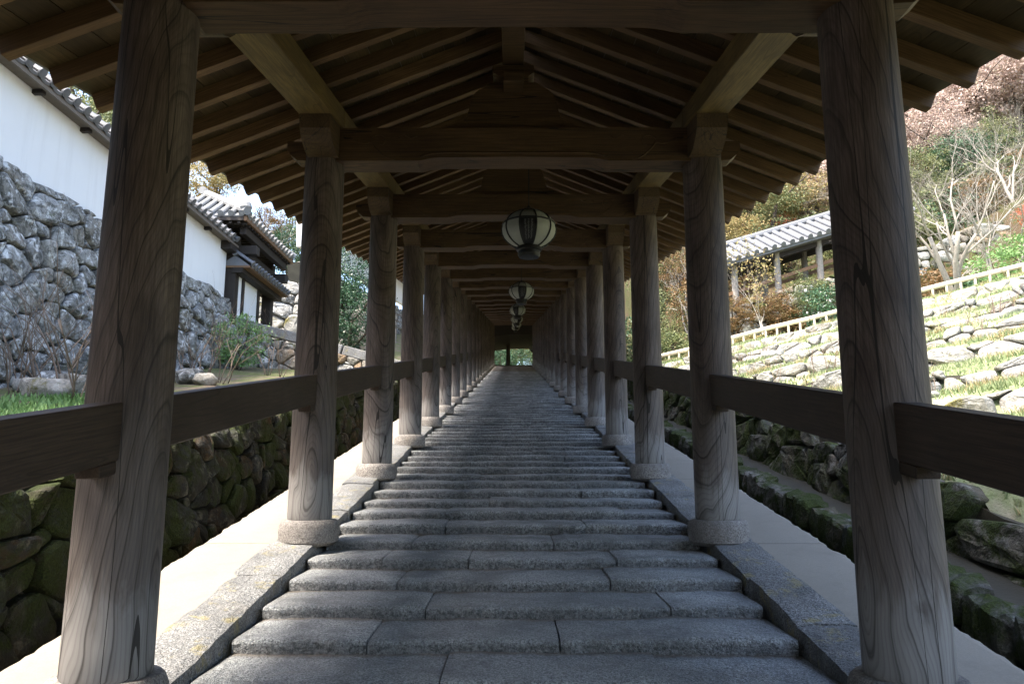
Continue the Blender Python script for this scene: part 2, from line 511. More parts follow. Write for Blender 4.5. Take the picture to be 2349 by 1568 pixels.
M['leaf_dark'] = foliage('dark_evergreen_leaves', [(0.012, 0.035, 0.018), (0.03, 0.07, 0.035), (0.05, 0.11, 0.05), (0.10, 0.17, 0.09)], 0.12, 0.35)
M['leaf_yellow'] = foliage('yellow_green_leaves', [(0.14, 0.14, 0.05), (0.26, 0.23, 0.09), (0.38, 0.30, 0.13), (0.36, 0.22, 0.12)])
M['leaf_pink'] = foliage('dusty_pink_leaves', [(0.30, 0.22, 0.17), (0.42, 0.31, 0.26), (0.50, 0.40, 0.35), (0.28, 0.26, 0.15)])
M['leaf_red'] = foliage('red_maple_leaves', [(0.30, 0.05, 0.04), (0.42, 0.09, 0.06), (0.48, 0.17, 0.07), (0.35, 0.08, 0.07)])
M['leaf_rust'] = foliage('rust_brown_leaves', [(0.10, 0.06, 0.03), (0.20, 0.11, 0.045), (0.14, 0.10, 0.04), (0.09, 0.10, 0.03)])
M['leaf_fresh'] = foliage('fresh_green_leaves', [(0.07, 0.14, 0.04), (0.14, 0.25, 0.08), (0.22, 0.36, 0.13), (0.34, 0.44, 0.22)])
M['dryleaf'] = foliage('dry_grass', [(0.20, 0.15, 0.07), (0.34, 0.27, 0.13), (0.42, 0.35, 0.19), (0.30, 0.30, 0.12)])
M['turf'] = foliage('muted_turf', [(0.11, 0.15, 0.06), (0.18, 0.23, 0.10), (0.27, 0.31, 0.16), (0.36, 0.37, 0.22)])
M['flower'] = plain('white_petals', (0.8, 0.78, 0.75), 0.7, 0.05, 5)

# ================================================================== THE STAIRWAY (setting)
RUN, RISE = 0.528 * CT, 0.528 * ST
N_STEP = -1.58
STEP0, STEP1 = -9, 105
def d_step(k): return 4.66 + 0.528 * (k - 2)

stairs = structure(thing('stone_stairs', S(0, 0, -1.7), 'long flight of shallow grey granite steps', 'stairs'))
del stairs['category'], stairs['label']
mb = MB()
for sx in (1,):
    mb.add([S(-2.0, -4, -1.73), S(2.0, -4, -1.73), S(2.0, 59.2, -1.73), S(-2.0, 59.2, -1.73)], [(0, 1, 2, 3)])
ob('step_bedding', mb.me('step_bedding'), M['bed'], stairs)

# joints read off the nearest steps (metres from the centre line); farther steps get random ones
JX = {0: [-0.35, 0.74], 1: [-0.79, 0.25], 2: [-0.535, 0.955], 3: [-0.79, 0.655], 4: [-0.98, -0.335, 0.77],
      5: [-0.83, 0.325], 6: [-0.605, 0.64], 7: [-0.655, 1.05], 8: [-0.25, 0.51], 9: [-0.57, 0.74], 10: [-0.75, 0.535], 11: [-0.42, 0.24]}

def slab_mesh(x0, x1, k, coarse=False):
    cx = (x0 + x1) / 2
    prof = [(RUN + 0.03, 0.014), (0.34, 0.008), (0.12, 0.003), (0.028, -0.001), (0.008, -0.006), (0.0, -0.020), (0.004, -0.055), (0.006, -RISE - 0.03)]
    if coarse: prof = [prof[0], prof[3], prof[5], prof[7]]
    n = max(2, int((x1 - x0) / (0.3 if coarse else 0.055)))
    vs_ = []
    tilt = random.uniform(-0.006, 0.006); lift = random.uniform(-0.009, 0.009); skew = random.uniform(-0.022, 0.022)
    w = len(prof)
    for i in range(n + 1):
        t = i / n
        x = x0 + (x1 - x0) * t
        e = min(t, 1 - t) * (x1 - x0)
        endr = max(0.0, 1 - e / 0.02)
        wob = 0.018 * fractal((x * 1.0, k * 3.7, 1.3), 2.4) + 0.012 * fractal((x, k * 1.9, 5.1), 11)
        woz = 0.010 * fractal((x, k * 2.3, 9.1), 2.0) + 0.006 * fractal((x, k * 2.9, 2.1), 14)
        for j, (y, z) in enumerate(prof):
            f = 1.0 if j in range(2, w) else 0.2
            yy = y + (wob + skew * (t - .5)) * f + (0.008 * endr if j >= w // 2 - 1 else 0)
            zz = z + lift + woz * (1 if j < w - 1 else 0) + tilt * (t - .5) - (0.005 * endr if j < w - 2 else 0)
            if not coarse and j in (6,): yy += 0.006 * fractal((x, k * 5.1, 3.3), 16)
            vs_.append((x - cx, yy, zz))
    fs = []
    for i in range(n):
        for j in range(w - 1):
            a = i * w + j
            fs.append((a, a + 1, a + w + 1, a + w))
    fs.append(tuple(range(w - 1, -1, -1)))
    fs.append(tuple(n * w + j for j in range(w)))
    return vs_, fs, cx

count = 0
far = MB()
for k in range(STEP0, STEP1 + 1):
    d = d_step(k)
    o = S(0, d, N_STEP)
    hw = 1.535
    if k in JX: js = JX[k]
    else:
        m_ = random.choice((2, 2, 2, 3)); js = [(-hw + 2 * hw * (i + 1) / (m_ + 1)) + random.uniform(-0.28, 0.28) for i in range(m_)]
    xs = [-hw + random.uniform(-.02, .02)] + sorted(js) + [hw + random.uniform(-.02, .02)]
    for x0, x1 in zip(xs[:-1], xs[1:]):
        g = 0.004
        coarse = d > 26
        vs_, fs, cx = slab_mesh(x0 + g, x1 - g, k, coarse)
        if count < 296:
            ob('step_stone', mesh('step_stone', vs_, fs, False), M['step'], stairs, T((cx, o.y, o.z)))
            count += 1
        else:
            far.add([Vector(v) + Vector((cx, o.y, o.z)) for v in vs_], fs)
stuff(ob('distant_step_stones', far.me('distant_step_stones'), M['step'], stairs))

# sloping kerb slabs either side, on which the pillars stand
for sx in (-1, 1):
    kerb = structure(thing('kerb', S(sx * 1.72, 0, -1.7), '', ''))
    del kerb['category'], kerb['label']
    d = -3.0
    if sx < 0: cuts = [-3, -1.9, -0.9, 0.3, 1.3, 2.35, 3.3, 4.49, 5.18, 6.1, 7.2]
    else: cuts = [-3, -2.0, -0.8, 0.2, 1.5, 2.6, 3.45, 4.22, 5.1, 6.1, 7.3]
    while cuts[-1] < 58.5: cuts.append(cuts[-1] + random.uniform(0.75, 1.35))
    for a, b in zip(cuts[:-1], cuts[1:]):
        L = b - a - 0.006
        nx, ny = 6, max(3, int(L / 0.09)) if a < 12 else 3
        vs_, fs = [], []
        dn = random.uniform(-0.012, 0.012)
        X0, X1 = 1.555 + random.uniform(-.008, .012), 1.905 + random.uniform(-.02, .02)
        for j in range(ny + 1):
            for i in range(nx + 3):
                t = (i - 1) / nx
                ti = min(1, max(0, t))
                x = X0 + (X1 - X0) * ti
                y = L * j / ny
                p = (x * sx, a + y, 0)
                edge = 0.006 * fractal(p, 4.0) + 0.007 * fractal(p, 15)
                z = dn + 0.006 * fractal(p, 5) + 0.004 * fractal(p, 22)
                if ti in (0, 1): z -= 0.010; x += edge
                if j in (0, ny): z -= 0.006
                if i in (0, nx + 2): z = -0.22
                vs_.append((sx * (x - 1.73), y - L / 2, z))
        w = nx + 3
        for j in range(ny):
            for i in range(w - 1):
                q = (j * w + i, j * w + i + 1, (j + 1) * w + i + 1, (j + 1) * w + i)
                fs.append(q if sx > 0 else q[::-1])
        e0 = tuple(range(w)); e1 = tuple(ny * w + i for i in range(w))
        fs += [e0[::-1], e1] if sx > 0 else [e0, e1[::-1]]
        ob('kerb_stone', mesh('kerb_stone', vs_, fs, False), M['kerb'], kerb, T(S(sx * 1.73, (a + b) / 2, -1.53)) @ SM)

# concrete strips outside the kerbs; panels with open joints, ragged outer edge
for sx in (-1, 1):
    walk = structure(thing('walkway', S(sx * 2.2, 0, -1.7), '', ''))
    del walk['category'], walk['label']
    cuts = [-3.0, 0.4, 3.1, 6.02]
    while cuts[-1] < 59: cuts.append(cuts[-1] + 2.907)
    for a, b in zip(cuts[:-1], cuts[1:]):
        L = b - a - 0.008
        ny = int(L / 0.05) if a < 20 else 10
        vs_, fs = [], []
        for j in range(ny + 1):
            y = L * j / ny - L / 2
            p = (3.3 * sx, a + y, 0)
            e = 2.45 + 0.018 * fractal(p, 3.0) + 0.016 * fractal(p, 12)
            for x, z in ((1.86, -0.1), (1.86, 0), (2.41, 0.0), (e, -0.012 + 0.006 * fractal(p, 9)), (e + 0.015, -0.05), (e - 0.03 + 0.02 * fractal(p, 7), -0.65)):
                vs_.append((sx * (x - 2.15), y, z))
        w = 6
        for j in range(ny):
            for i in range(w - 1):
                q = (j * w + i, j * w + i + 1, (j + 1) * w + i + 1, (j + 1) * w + i)
                fs.append(q if sx > 0 else q[::-1])
        ob('concrete_panel', mesh('concrete_panel', vs_, fs), M['walk'], walk, T(S(sx * 2.15, (a + b) / 2, -1.55)) @ SM)

# ================================================================== THE COVERED CORRIDOR
NP = 20                                                 # pillar pairs ahead of the eye
def d_pil(k): return 3.15 if k == 0 else (0.3 if k == -1 else 6.19 + 2.907 * (k - 1))
def n_base(k): return -1.35 if k == 0 else -1.40
KS = list(range(-1, NP))
corr = thing('covered_corridor', S(0, 0, -1.6), 'open wooden corridor roof on round weathered pillars over the stone stairs', 'corridor')

def pil_x(k, sx):
    if k == 0: return -1.67 if sx < 0 else 1.62
    return sx * (1.645 if k < 2 else 1.62)

HP = 3.30
pm = MB()
prof = [(0.176 - 0.010 * (z / HP) ** 1.3, z) for z in np.linspace(0, HP, 24)]
pm.lathe([(0.170, 0.0)] + [(prof[0][0], 0.012)] + prof[1:], 40)
pillar_me = pm.me('pillar', True, R(40))
bm_ = MB()
bm_.lathe([(0.19, -0.20), (0.232, -0.17), (0.243, -0.09), (0.238, -0.045), (0.226, -0.014), (0.212, 0.0)], 36)
base_me = bm_.me('base_stone', True, R(40))

# longitudinal bracket on each pillar head: boat shaped
br = MB()
pl = [(-0.50, 0.0), (0.50, 0.0), (0.50, -0.115), (0.47, -0.165), (0.41, -0.22), (0.34, -0.262), (0.26, -0.285), (-0.26, -0.285), (-0.34, -0.262), (-0.41, -0.22), (-0.47, -0.165), (-0.50, -0.115)]
br.prism(pl[::-1], -0.125, 0.125, lambda a, b, w: (w, a, b))
bracket_me = br.me('bracket')

# cambered tie beam with carved ends
def beam_profile():
    half = [(1.52, 0.0), (0.82, 0.0), (0.78, 0.006), (0.74, 0.016), (0.69, 0.025), (0.62, 0.030), (0.0, 0.034)]
    bot = [(-x, z) for x, z in half] + [(x, z) for x, z in half[::-1][1:]]
    return bot + [(1.52, 0.30), (-1.52, 0.30)]
tb = MB()
tb.prism(beam_profile(), -0.13, 0.13, lambda a, b, w: (a, w, b))
beam_me = tb.me('tie_beam')
bmx = bmesh.new(); bmx.from_mesh(beam_me)
bmesh.ops.recalc_face_normals(bmx, faces=bmx.faces)
bmesh.ops.triangulate(bmx, faces=[f for f in bmx.faces if len(f.verts) > 4])
bmx.to_mesh(beam_me); bmx.free()

cv = MB()
for sx in (-1, 1):
    y = -0.131
    sp = []
    for i in range(26):
        t = i / 25
        a = 0.3 + t * 4.4; r_ = 0.075 * (1 - 0.62 * t)
        sp.append((sx * (1.17 - 0.02 + r_ * math.cos(a)), y, 0.17 + r_ * math.sin(a)))
    cv.tube(sp, 0.006, 5)
    cv.tube([(sx * 1.02, y, 0.012), (sx * 1.06, y, 0.02), (sx * 1.12, y, 0.05), (sx * 1.18, y, 0.11), (sx * 1.225, y, 0.17), (sx * 1.27, y, 0.155), (sx * 1.33, y, 0.165), (sx * 1.38, y, 0.2), (sx * 1.46, y, 0.21)], 0.007, 5)
    cv.tube([(sx * 1.0, y, 0.20), (sx * 0.94, y, 0.235), (sx * 0.88, y, 0.20), (sx * 0.83, y, 0.225)], 0.006, 5)
cv.tube([(-0.80, -0.131, 0.03), (-0.76, -0.131, 0.05), (-0.70, -0.131, 0.066), (-0.6, -0.131, 0.072), (0.6, -0.131, 0.072), (0.70, -0.131, 0.066), (0.76, -0.131, 0.05), (0.80, -0.131, 0.03)], 0.009, 5)
carve_me = cv.me('carving', True)

sb = MB()
hp = [(0.70, 0.0), (0.62, 0.035), (0.55, 0.055), (0.49, 0.085), (0.435, 0.10), (0.405, 0.14), (0.385, 0.24), (0.36, 0.33), (0.31, 0.39), (0.24, 0.43), (0.20, 0.46)]
poly = [(-x, z) for x, z in hp] + [(x, z) for x, z in hp[::-1]]
sb.prism(poly, -0.06, 0.06, lambda a, b, w: (a, w, b))
strut_me = sb.me('strut_board')
bmx = bmesh.new(); bmx.from_mesh(strut_me); bmesh.ops.recalc_face_normals(bmx, faces=bmx.faces)
bmesh.ops.triangulate(bmx, faces=[f for f in bmx.faces if len(f.verts) > 4]); bmx.to_mesh(strut_me); bmx.free()

mk = MB()
mk.prism([(-0.13, 0.0), (-0.18, 0.035), (-0.18, 0.10), (0.18, 0.10), (0.18, 0.035), (0.13, 0.0)], -0.17, 0.17, lambda a, b, w: (a, w, b))
block_me = mk.me('bearing_block')
ar = MB(); ar.box((-0.088, -0.26, -0.10), (0.088, 0.26, 0.0), 0.008)
arm_me = ar.me('ridge_arm')
ns = MB()
ns.prism([(0.0, 0.0), (0.26, 0.0), (0.26, -0.07), (0.23, -0.12), (0.17, -0.17), (0.0, -0.18)], -0.075, 0.075, lambda a, b, w: (a, w, b))
nose_me = ns.me('beam_nose')
for me_ in (block_me, nose_me, bracket_me):
    bmx = bmesh.new(); bmx.from_mesh(me_); bmesh.ops.recalc_face_normals(bmx, faces=bmx.faces); bmx.to_mesh(me_); bmx.free()

for k in KS:
    for sx in (-1, 1):
        B = S(pil_x(k, sx), d_pil(k), n_base(k))
        top = HP - (n_base(k) + 1.40)
        p = ob('pillar', pillar_me, M['pillar'], corr, T(B) @ RZ(random.uniform(-0.5, 0.5) + (0 if sx < 0 else 2.0)))
        if abs(top - HP) > 1e-3:
            p.scale.z = 1.0
        ob('base_stone', base_me, M['base'], corr, T(B) @ RZ(random.uniform(0, 6)))
        Bt = S(pil_x(k, sx), d_pil(k), -1.40)
        ob('bracket', bracket_me, M['beamy'], corr, T((sx * 1.62, Bt.y, Bt.z + 3.335)) @ SM)
        ob('beam_nose', nose_me, M['beam'], corr, T((sx * 1.70, Bt.y, Bt.z + 3.20)) @ RZ(0 if sx > 0 else math.pi))
    if k < 0: continue
    Bc = S(0, d_pil(k), -1.40)
    b = ob('tie_beam', beam_me, M['beam'], corr, T((0, Bc.y, Bc.z + 3.0)))
    if k < 8: ob('carving', carve_me, M['beam'], b, T((0, Bc.y, Bc.z + 3.0)))
    ob('strut_board', strut_me, M['beam'], corr, T((0, Bc.y, Bc.z + 3.298)))
    ob('ridge_arm', arm_me, M['beam'], corr, T((0, Bc.y, Bc.z + 3.298 + 0.46)))
    ob('bearing_block', block_me, M['beam'], corr, T((0, Bc.y, Bc.z + 3.298 + 0.462)))

# purlins over the pillars and ridge beam, one length per bay
LB = 2.907
pu = MB(); pu.box((-0.135, -LB / 2 + .001, 0), (0.135, LB / 2 - .001, 0.185), 0.006); purlin_me = pu.me('purlin')
rg = MB(); rg.box((-0.092, -LB / 2 + .001, 0), (0.092, LB / 2 - .001, 0.22), 0.006); ridge_me = rg.me('ridge_beam')
for i in range(-2, NP):
    dm = 6.19 + 0.55 + LB * (i - 1) + LB / 2
    for sx in (-1, 1):
        ob('purlin', purlin_me, M['purlin'], corr, T(S(sx * 1.62, dm, 1.89)) @ SM)
    ob('ridge_beam', ridge_me, M['beam'], corr, T(S(0, dm + 0.1, 2.455)) @ SM)

# rafters, boards, eave board, tiles
PITCHR = math.atan(0.41)
RL = 2.83 / math.cos(PITCHR)
ra = MB(); ra.box((0.02, -0.036, 0), (RL, 0.036, 0.118), 0.004); rafter_me = ra.me('rafter')
u_ = Vector((0, CT, ST))
D0, D1 = -4.0, 59.9
for sx in (-1, 1):
    r_ = Vector((sx * math.cos(PITCHR), 0, -math.sin(PITCHR)))
    zz = Vector((sx * math.sin(PITCHR), 0, math.cos(PITCHR)))
    yy = zz.cross(r_)
    j = -17
    while True:
        d = 4.45 + 0.4845 * j
        if d > D1: break
        ob('rafter', rafter_me, M['rafter'], corr, basis(S(0, d, 2.74), r_, yy, zz))
        j += 1
    nrm = r_.cross(u_).normalized()
    if nrm.z < 0: nrm = -nrm
    xo = u_.cross(nrm)
    nb = 15
    wv = RL / nb
    segs = [(D0, 6.6), (6.6, 15.6), (15.6, 27.5), (27.5, 42.5), (42.5, D1 + 0.2)]
    for (a, b) in segs:
        L = b - a - 0.004
        bd = MB(); bd.box((-wv / 2 + 0.003, -L / 2, 0), (wv / 2 - 0.003, L / 2, 0.018)); bme = bd.me('roof_board')
        for i in range(nb):
            p = S(0, (a + b) / 2, 2.74) + r_ * (wv * (i + 0.5)) + zz * (0.120 + random.uniform(0, 0.003))
            ob('roof_board', bme, M['board'], corr, basis(p, xo, u_, nrm))
        fb = MB(); fb.box((-0.045, -L / 2, 0), (0.045, L / 2, 0.07), 0.004)
        ob('eave_board', fb.me('eave_board'), M['brownwood'], corr, basis(S(0, (a + b) / 2, 2.74) + r_ * (RL - 0.085) + zz * 0.14, xo, u_, nrm))
    # roof covering: pan tiles with rows of round cover tiles
    rc = MB()
    rc.box((-RL / 2 - 0.05, (D0 - D1) / 2, 0.0), (RL / 2 - 0.12, (D1 - D0) / 2, 0.05))
    y = D0
    while y < D1:
        yl = y - (D0 + D1) / 2
        pr = []
        for q in range(5):
            aa = math.pi * q / 4
            pr.append((0.075 * math.cos(aa), 0.06 * math.sin(aa) + 0.05))
        rc.prism(pr, -RL / 2 - 0.05, RL / 2 - 0.11, lambda a, b, w: (w, yl + a, b))
        y += 0.30
    ob('tile_covering', rc.me('tile_covering'), M['tile'], corr, basis(S(0, (D0 + D1) / 2, 2.74) + r_ * (RL / 2 + 0.03) + zz * 0.215, xo if sx > 0 else xo, u_, nrm))
rt = MB(); rt.tube([S(0, D0, 3.08), S(0, D1, 3.08)], 0.16, 10)
ob('ridge_tile', rt.me('ridge_tile', True), M['tile'], corr)

# hand rails between the pillars
RLEN = {}
for i, (k0, k1) in enumerate(zip(KS[:-1], KS[1:])):
    a, b = d_pil(k0) + 0.17, d_pil(k1) + 0.17
    L = b - a
    key = round(L, 3)
    if key not in RLEN:
        m_ = MB(); m_.box((-L / 2 + 0.06, -0.055, -0.118), (L / 2 - 0.06, 0.055, 0.118), 0.006)
        RLEN[key] = m_.me('hand_rail')
        if 'w' not in RLEN:
            w_ = MB(); w_.box((-0.10, -0.05, -0.05), (0.10, 0.05, 0.0), 0.004); RLEN['w'] = w_.me('wedge')
    for sx in (-1, 1):
        xa, xb = pil_x(k0, sx), pil_x(k1, sx)
        ctr = S((xa + xb) / 2, (a + b) / 2, -0.352)
        dirv = (S(xb, b, -0.352) - S(xa, a, -0.352)).normalized()
        side = Vector((0, 0, 1)).cross(dirv).normalized()
        r_ = ob('hand_rail', RLEN[key], M['rail'], corr, basis(ctr, dirv, side, dirv.cross(side)))
        if k1 < 9:
            ob('wedge', RLEN['w'], M['rail'], r_, basis(S(xb, b - 0.22, -0.472), dirv, side, dirv.cross(side)))

# ================================================================== HANGING LANTERNS
def globe(th, ph, a=0.295, c=0.218, g=1.0):
    return (a * g * math.cos(ph) * math.cos(th), a * g * math.cos(ph) * math.sin(th), c * g * math.sin(ph))
NM = 10
TOPP, BOTP, RINGP = R(62), R(-64), R(16)
def panel_mesh(p0, p1, name):
    vs_, fs = [], []
    w = math.pi / NM
    for j in range(7):
        ph = p0 + (p1 - p0) * j / 6
        for i in range(5):
            th = -w + 2 * w * i / 4
            vs_.append(globe(th, ph))
    for j in range(6):
        for i in range(4):
            a = j * 5 + i
            fs.append((a, a + 1, a + 6, a + 5))
    return mesh(name, vs_, fs, True)
up_me = panel_mesh(RINGP, TOPP, 'upper_panel'); lo_me = panel_mesh(BOTP, RINGP, 'lower_panel')
rb = MB(); rb.tube([globe(0, TOPP + (BOTP - TOPP) * i / 16, g=1.012) for i in range(17)], 0.009, 6); rib_me = rb.me('rib', True)
rn = MB(); rn.tube([globe(2 * math.pi * i / 40, RINGP, g=1.014) for i in range(41)], 0.010, 6, False); ring_me = rn.me('ring_band', True)
cp = MB(); cp.lathe([(0.11, 0.185), (0.135, 0.19), (0.14, 0.205), (0.115, 0.215), (0.07, 0.235), (0.03, 0.25), (0.018, 0.275)], 24); cap_me = cp.me('cap', True, R(40))
ft = MB(); ft.lathe([(0.10, -0.19), (0.135, -0.20), (0.138, -0.235), (0.118, -0.245), (0.118, -0.275), (0.125, -0.28), (0.11, -0.31), (0.085, -0.315)][::-1], 24); foot_me = ft.me('foot', True, R(40))
lt = MB()
_r = random.Random(3)
for c_ in range(3):
    th0 = -0.10 + 0.12 * c_
    ph = R(8)
    while ph > R(-46):
        q = [globe(th0 + _r.uniform(-.035, .035), ph - 0.03 * i, g=1.006) for i in range(3)]
        lt.tube(q, 0.0035, 4)
        q = [globe(th0 - 0.03 + 0.03 * i, ph + _r.uniform(-.02, .01), g=1.006) for i in range(3)]
        lt.tube(q, 0.003, 4)
        ph -= _r.uniform(0.05, 0.09)
letter_me = lt.me('lettering')

LANT = [(8.45, 0), (18.1, 0.12), (27.7, -0.2), (37.2, 0.5), (46.6, -0.3), (55.0, 0.3)]
where = ['nearest', 'second', 'third', 'fourth', 'fifth', 'farthest']
for i, (d, rot) in enumerate(LANT):
    P = S(0.17 + 0.02 * math.sin(i * 2.1), d, 1.27)
    lan = thing('hanging_lantern', P, f'round white paper lantern with black iron ribs, {where[i]} in the row under the roof', 'lantern', 'lanterns hanging along the corridor')
    Mx = T(P) @ RZ(-math.pi / 2 - 0.05 + rot)
    for q in range(NM):
        Mq = Mx @ RZ(2 * math.pi * q / NM)
        ob('upper_panel', up_me, M['paper'], lan, Mq)
        dark = q in (0, 5)
        if dark:
            pme = lo_me.copy(); pme.materials.clear()
            pn = ob('name_panel', pme, M['iron'], lan, Mq)
            pn['label'] = 'black panel with faint brushed writing'
            if i < 3: ob('lettering', letter_me, M['ink'], pn, Mq)
        else:
            ob('lower_panel', lo_me, M['paper'], lan, Mq)
        ob('rib', rib_me, M['iron'], lan, Mx @ RZ(2 * math.pi * (q + 0.5) / NM))
    ob('ring_band', ring_me, M['iron'], lan, Mx)
    ob('cap', cap_me, M['iron'], lan, Mx)
    ob('foot', foot_me, M['iron'], lan, Mx)
    ch = MB()
    # hook up to a batten between the rafters
    ch.tube([(0, 0, 0.26), (0, 0, 1.29)], 0.006, 6)
    ob('chain', ch.me('chain'), M['iron'], lan, Mx)

# ================================================================== TERRAIN (setting)
TS = ST / CT
def z_slope(Y, n):                       # height of the sheet n off the stair line
    return EYE + TS * Y + n / CT
def rail_y(X): return 22.0 - 0.65 * (X - 4.0)
def rail_z(X): return EYE + 3.10 + 0.183 * (X - 4.2)
ROWS = [1.25 + 1.8 * i for i in range(10)]
def terr_drop(q):
    if q < ROWS[0]: return 0.10 * max(q, 0) / ROWS[0]
    pts = ROWS + [ROWS[-1] + 1.8]
    for i in range(len(pts) - 1):
        a, b = pts[i], pts[i + 1]
        if q < b or i == len(pts) - 2:
            lo, hi = 0.21 * a + 0.14, 0.21 * b - 0.14
            t = (q - a) / (b - a)
            base = lo + (hi - lo) * min(max(t, 0), 1)
            if i == 0: prev = 0.10
            else: prev = 0.21 * a - 0.14
            k = min(1, (q - a) / 0.25)
            return prev + (base - prev) * k
    return 0.21 * q
def wall_top_z(X): return EYE + 5.25 + 0.33 * (X - 7.0)
def h_right(X, Y):
    q = rail_y(X) - Y
    if q >= 0: z = rail_z(X) - terr_drop(q)
    else: z = rail_z(X) + 0.02 * (-q)
    if Y > 23.7 and X > 5.2:
        up = wall_top_z(X) + max(0, Y - 26.0) * 0.62 + max(0, X - 14) * 0.2
        k = min(1, (Y - 23.7) / 0.3) * min(1, (X - 5.2) / 0.8)
        z = z + (max(up, z) - z) * k
    elif Y > 23.7:
        z = max(z, z_slope(Y, -1.2))
    if X < 5.5 and Y > 23: z = min(z, z_slope(Y, 0.5)) if Y < 60 else z
    return z

def grid(name, xs, ys, zf, mat):
    vs_ = [(x, y, zf(x, y)) for y in ys for x in xs]
    w = len(xs)
    fs = [(j*w+i, j*w+i+1, (j+1)*w+i+1, (j+1)*w+i) for j in range(len(ys)-1) for i in range(w-1)]
    return structure(ob(name, mesh(name, vs_, fs, True), mat))

def z_ground(X, Y):
    Yc = min(max(Y, -30), 61)
    c = z_slope(Yc, -2.08)
    if X < -9.2:
        z = max(EYE + 4.3, c + 1.0) + max(0, -X - 17) * 0.30 + max(0, Y - 34) * 0.10
        return z
    if X > 4.2:
        if Y < 27: return h_right(X, Y) - (0.35 if Y < 23.5 else 0.03) - max(0, 3 - Y) * 0.05
        z = max(h_right(X, Y) - 0.3, c - 0.2)
        return z
    if Y > 63: return c + (Y - 63) * 0.12 + 0.8
    if X < -3.8: return c - 0.5
    return c
xs = list(np.arange(-90, -16, 6.0)) + list(np.arange(-16, -9.3, 1.5)) + [-9.25, -9.15, -6, -3.9, -3.7, -3.3, -1, 1, 3.3, 4.15, 4.3] + list(np.arange(5, 22, 0.7)) + list(np.arange(23, 95, 5.0))
ys = list(np.arange(-40, 0, 5.0)) + list(np.arange(0, 30, 0.75)) + list(np.arange(30, 63, 2.0)) + [63.5, 66, 70] + list(np.arange(76, 150, 8.0))
grid('ground', xs, ys, z_ground, M['forest'])
grid('terraced_hillside', list(np.arange(3.86, 8, 0.16)) + list(np.arange(8, 21, 0.3)), np.arange(1.0, 23.75, 0.14),
     lambda x, y: h_right(x, y) + 0.035 * fractal((x, y, 0), 1.1) - (0.1 if x < 3.9 else 0), M['lawn'])
def h_left(X, Y):
    t = (-X - 3.3) / 4.5
    z = z_slope(Y, -0.86 + 0.28 * t)
    if Y > 23: z += (Y - 23) * 0.05 * t
    return z + 0.05 * fractal((X, Y, 0), 1.0)
grid('garden_bed', np.arange(-8.2, -3.25, 0.2), np.arange(2.0, 62, 0.3), h_left, M['soil'])
dm = MB()
for sx in (-1, 1):
    a, b = (2.42, 3.3) if sx > 0 else (2.42, 3.4)
    dm.add([S(sx*a, 1, -2.0), S(sx*b, 1, -2.0), S(sx*b, 60, -2.0), S(sx*a, 60, -2.0)], [(0,1,2,3) if sx > 0 else (3,2,1,0)])
structure(ob('ditch', dm.me('ditch'), M['ditch']))

# ================================================================== STONE WALLS
def clip(poly, a, b, c):
    """keep a*x+b*y<=c"""
    out = []
    n = len(poly)
    for i in range(n):
        p, q = poly[i], poly[(i+1) % n]
        dp, dq = a*p[0]+b*p[1]-c, a*q[0]+b*q[1]-c
        if dp <= 0: out.append(p)
        if (dp < 0 < dq) or (dq < 0 < dp):
            t = dp / (dp - dq)
            out.append((p[0]+(q[0]-p[0])*t, p[1]+(q[1]-p[1])*t))
    return out

def chaikin(poly, k=0.22):
    out = []
    n = len(poly)
    for i in range(n):
        p, q = poly[i], poly[(i+1) % n]
        out.append((p[0]*(1-k)+q[0]*k, p[1]*(1-k)+q[1]*k))
        out.append((p[0]*k+q[0]*(1-k), p[1]*k+q[1]*(1-k)))
    return out

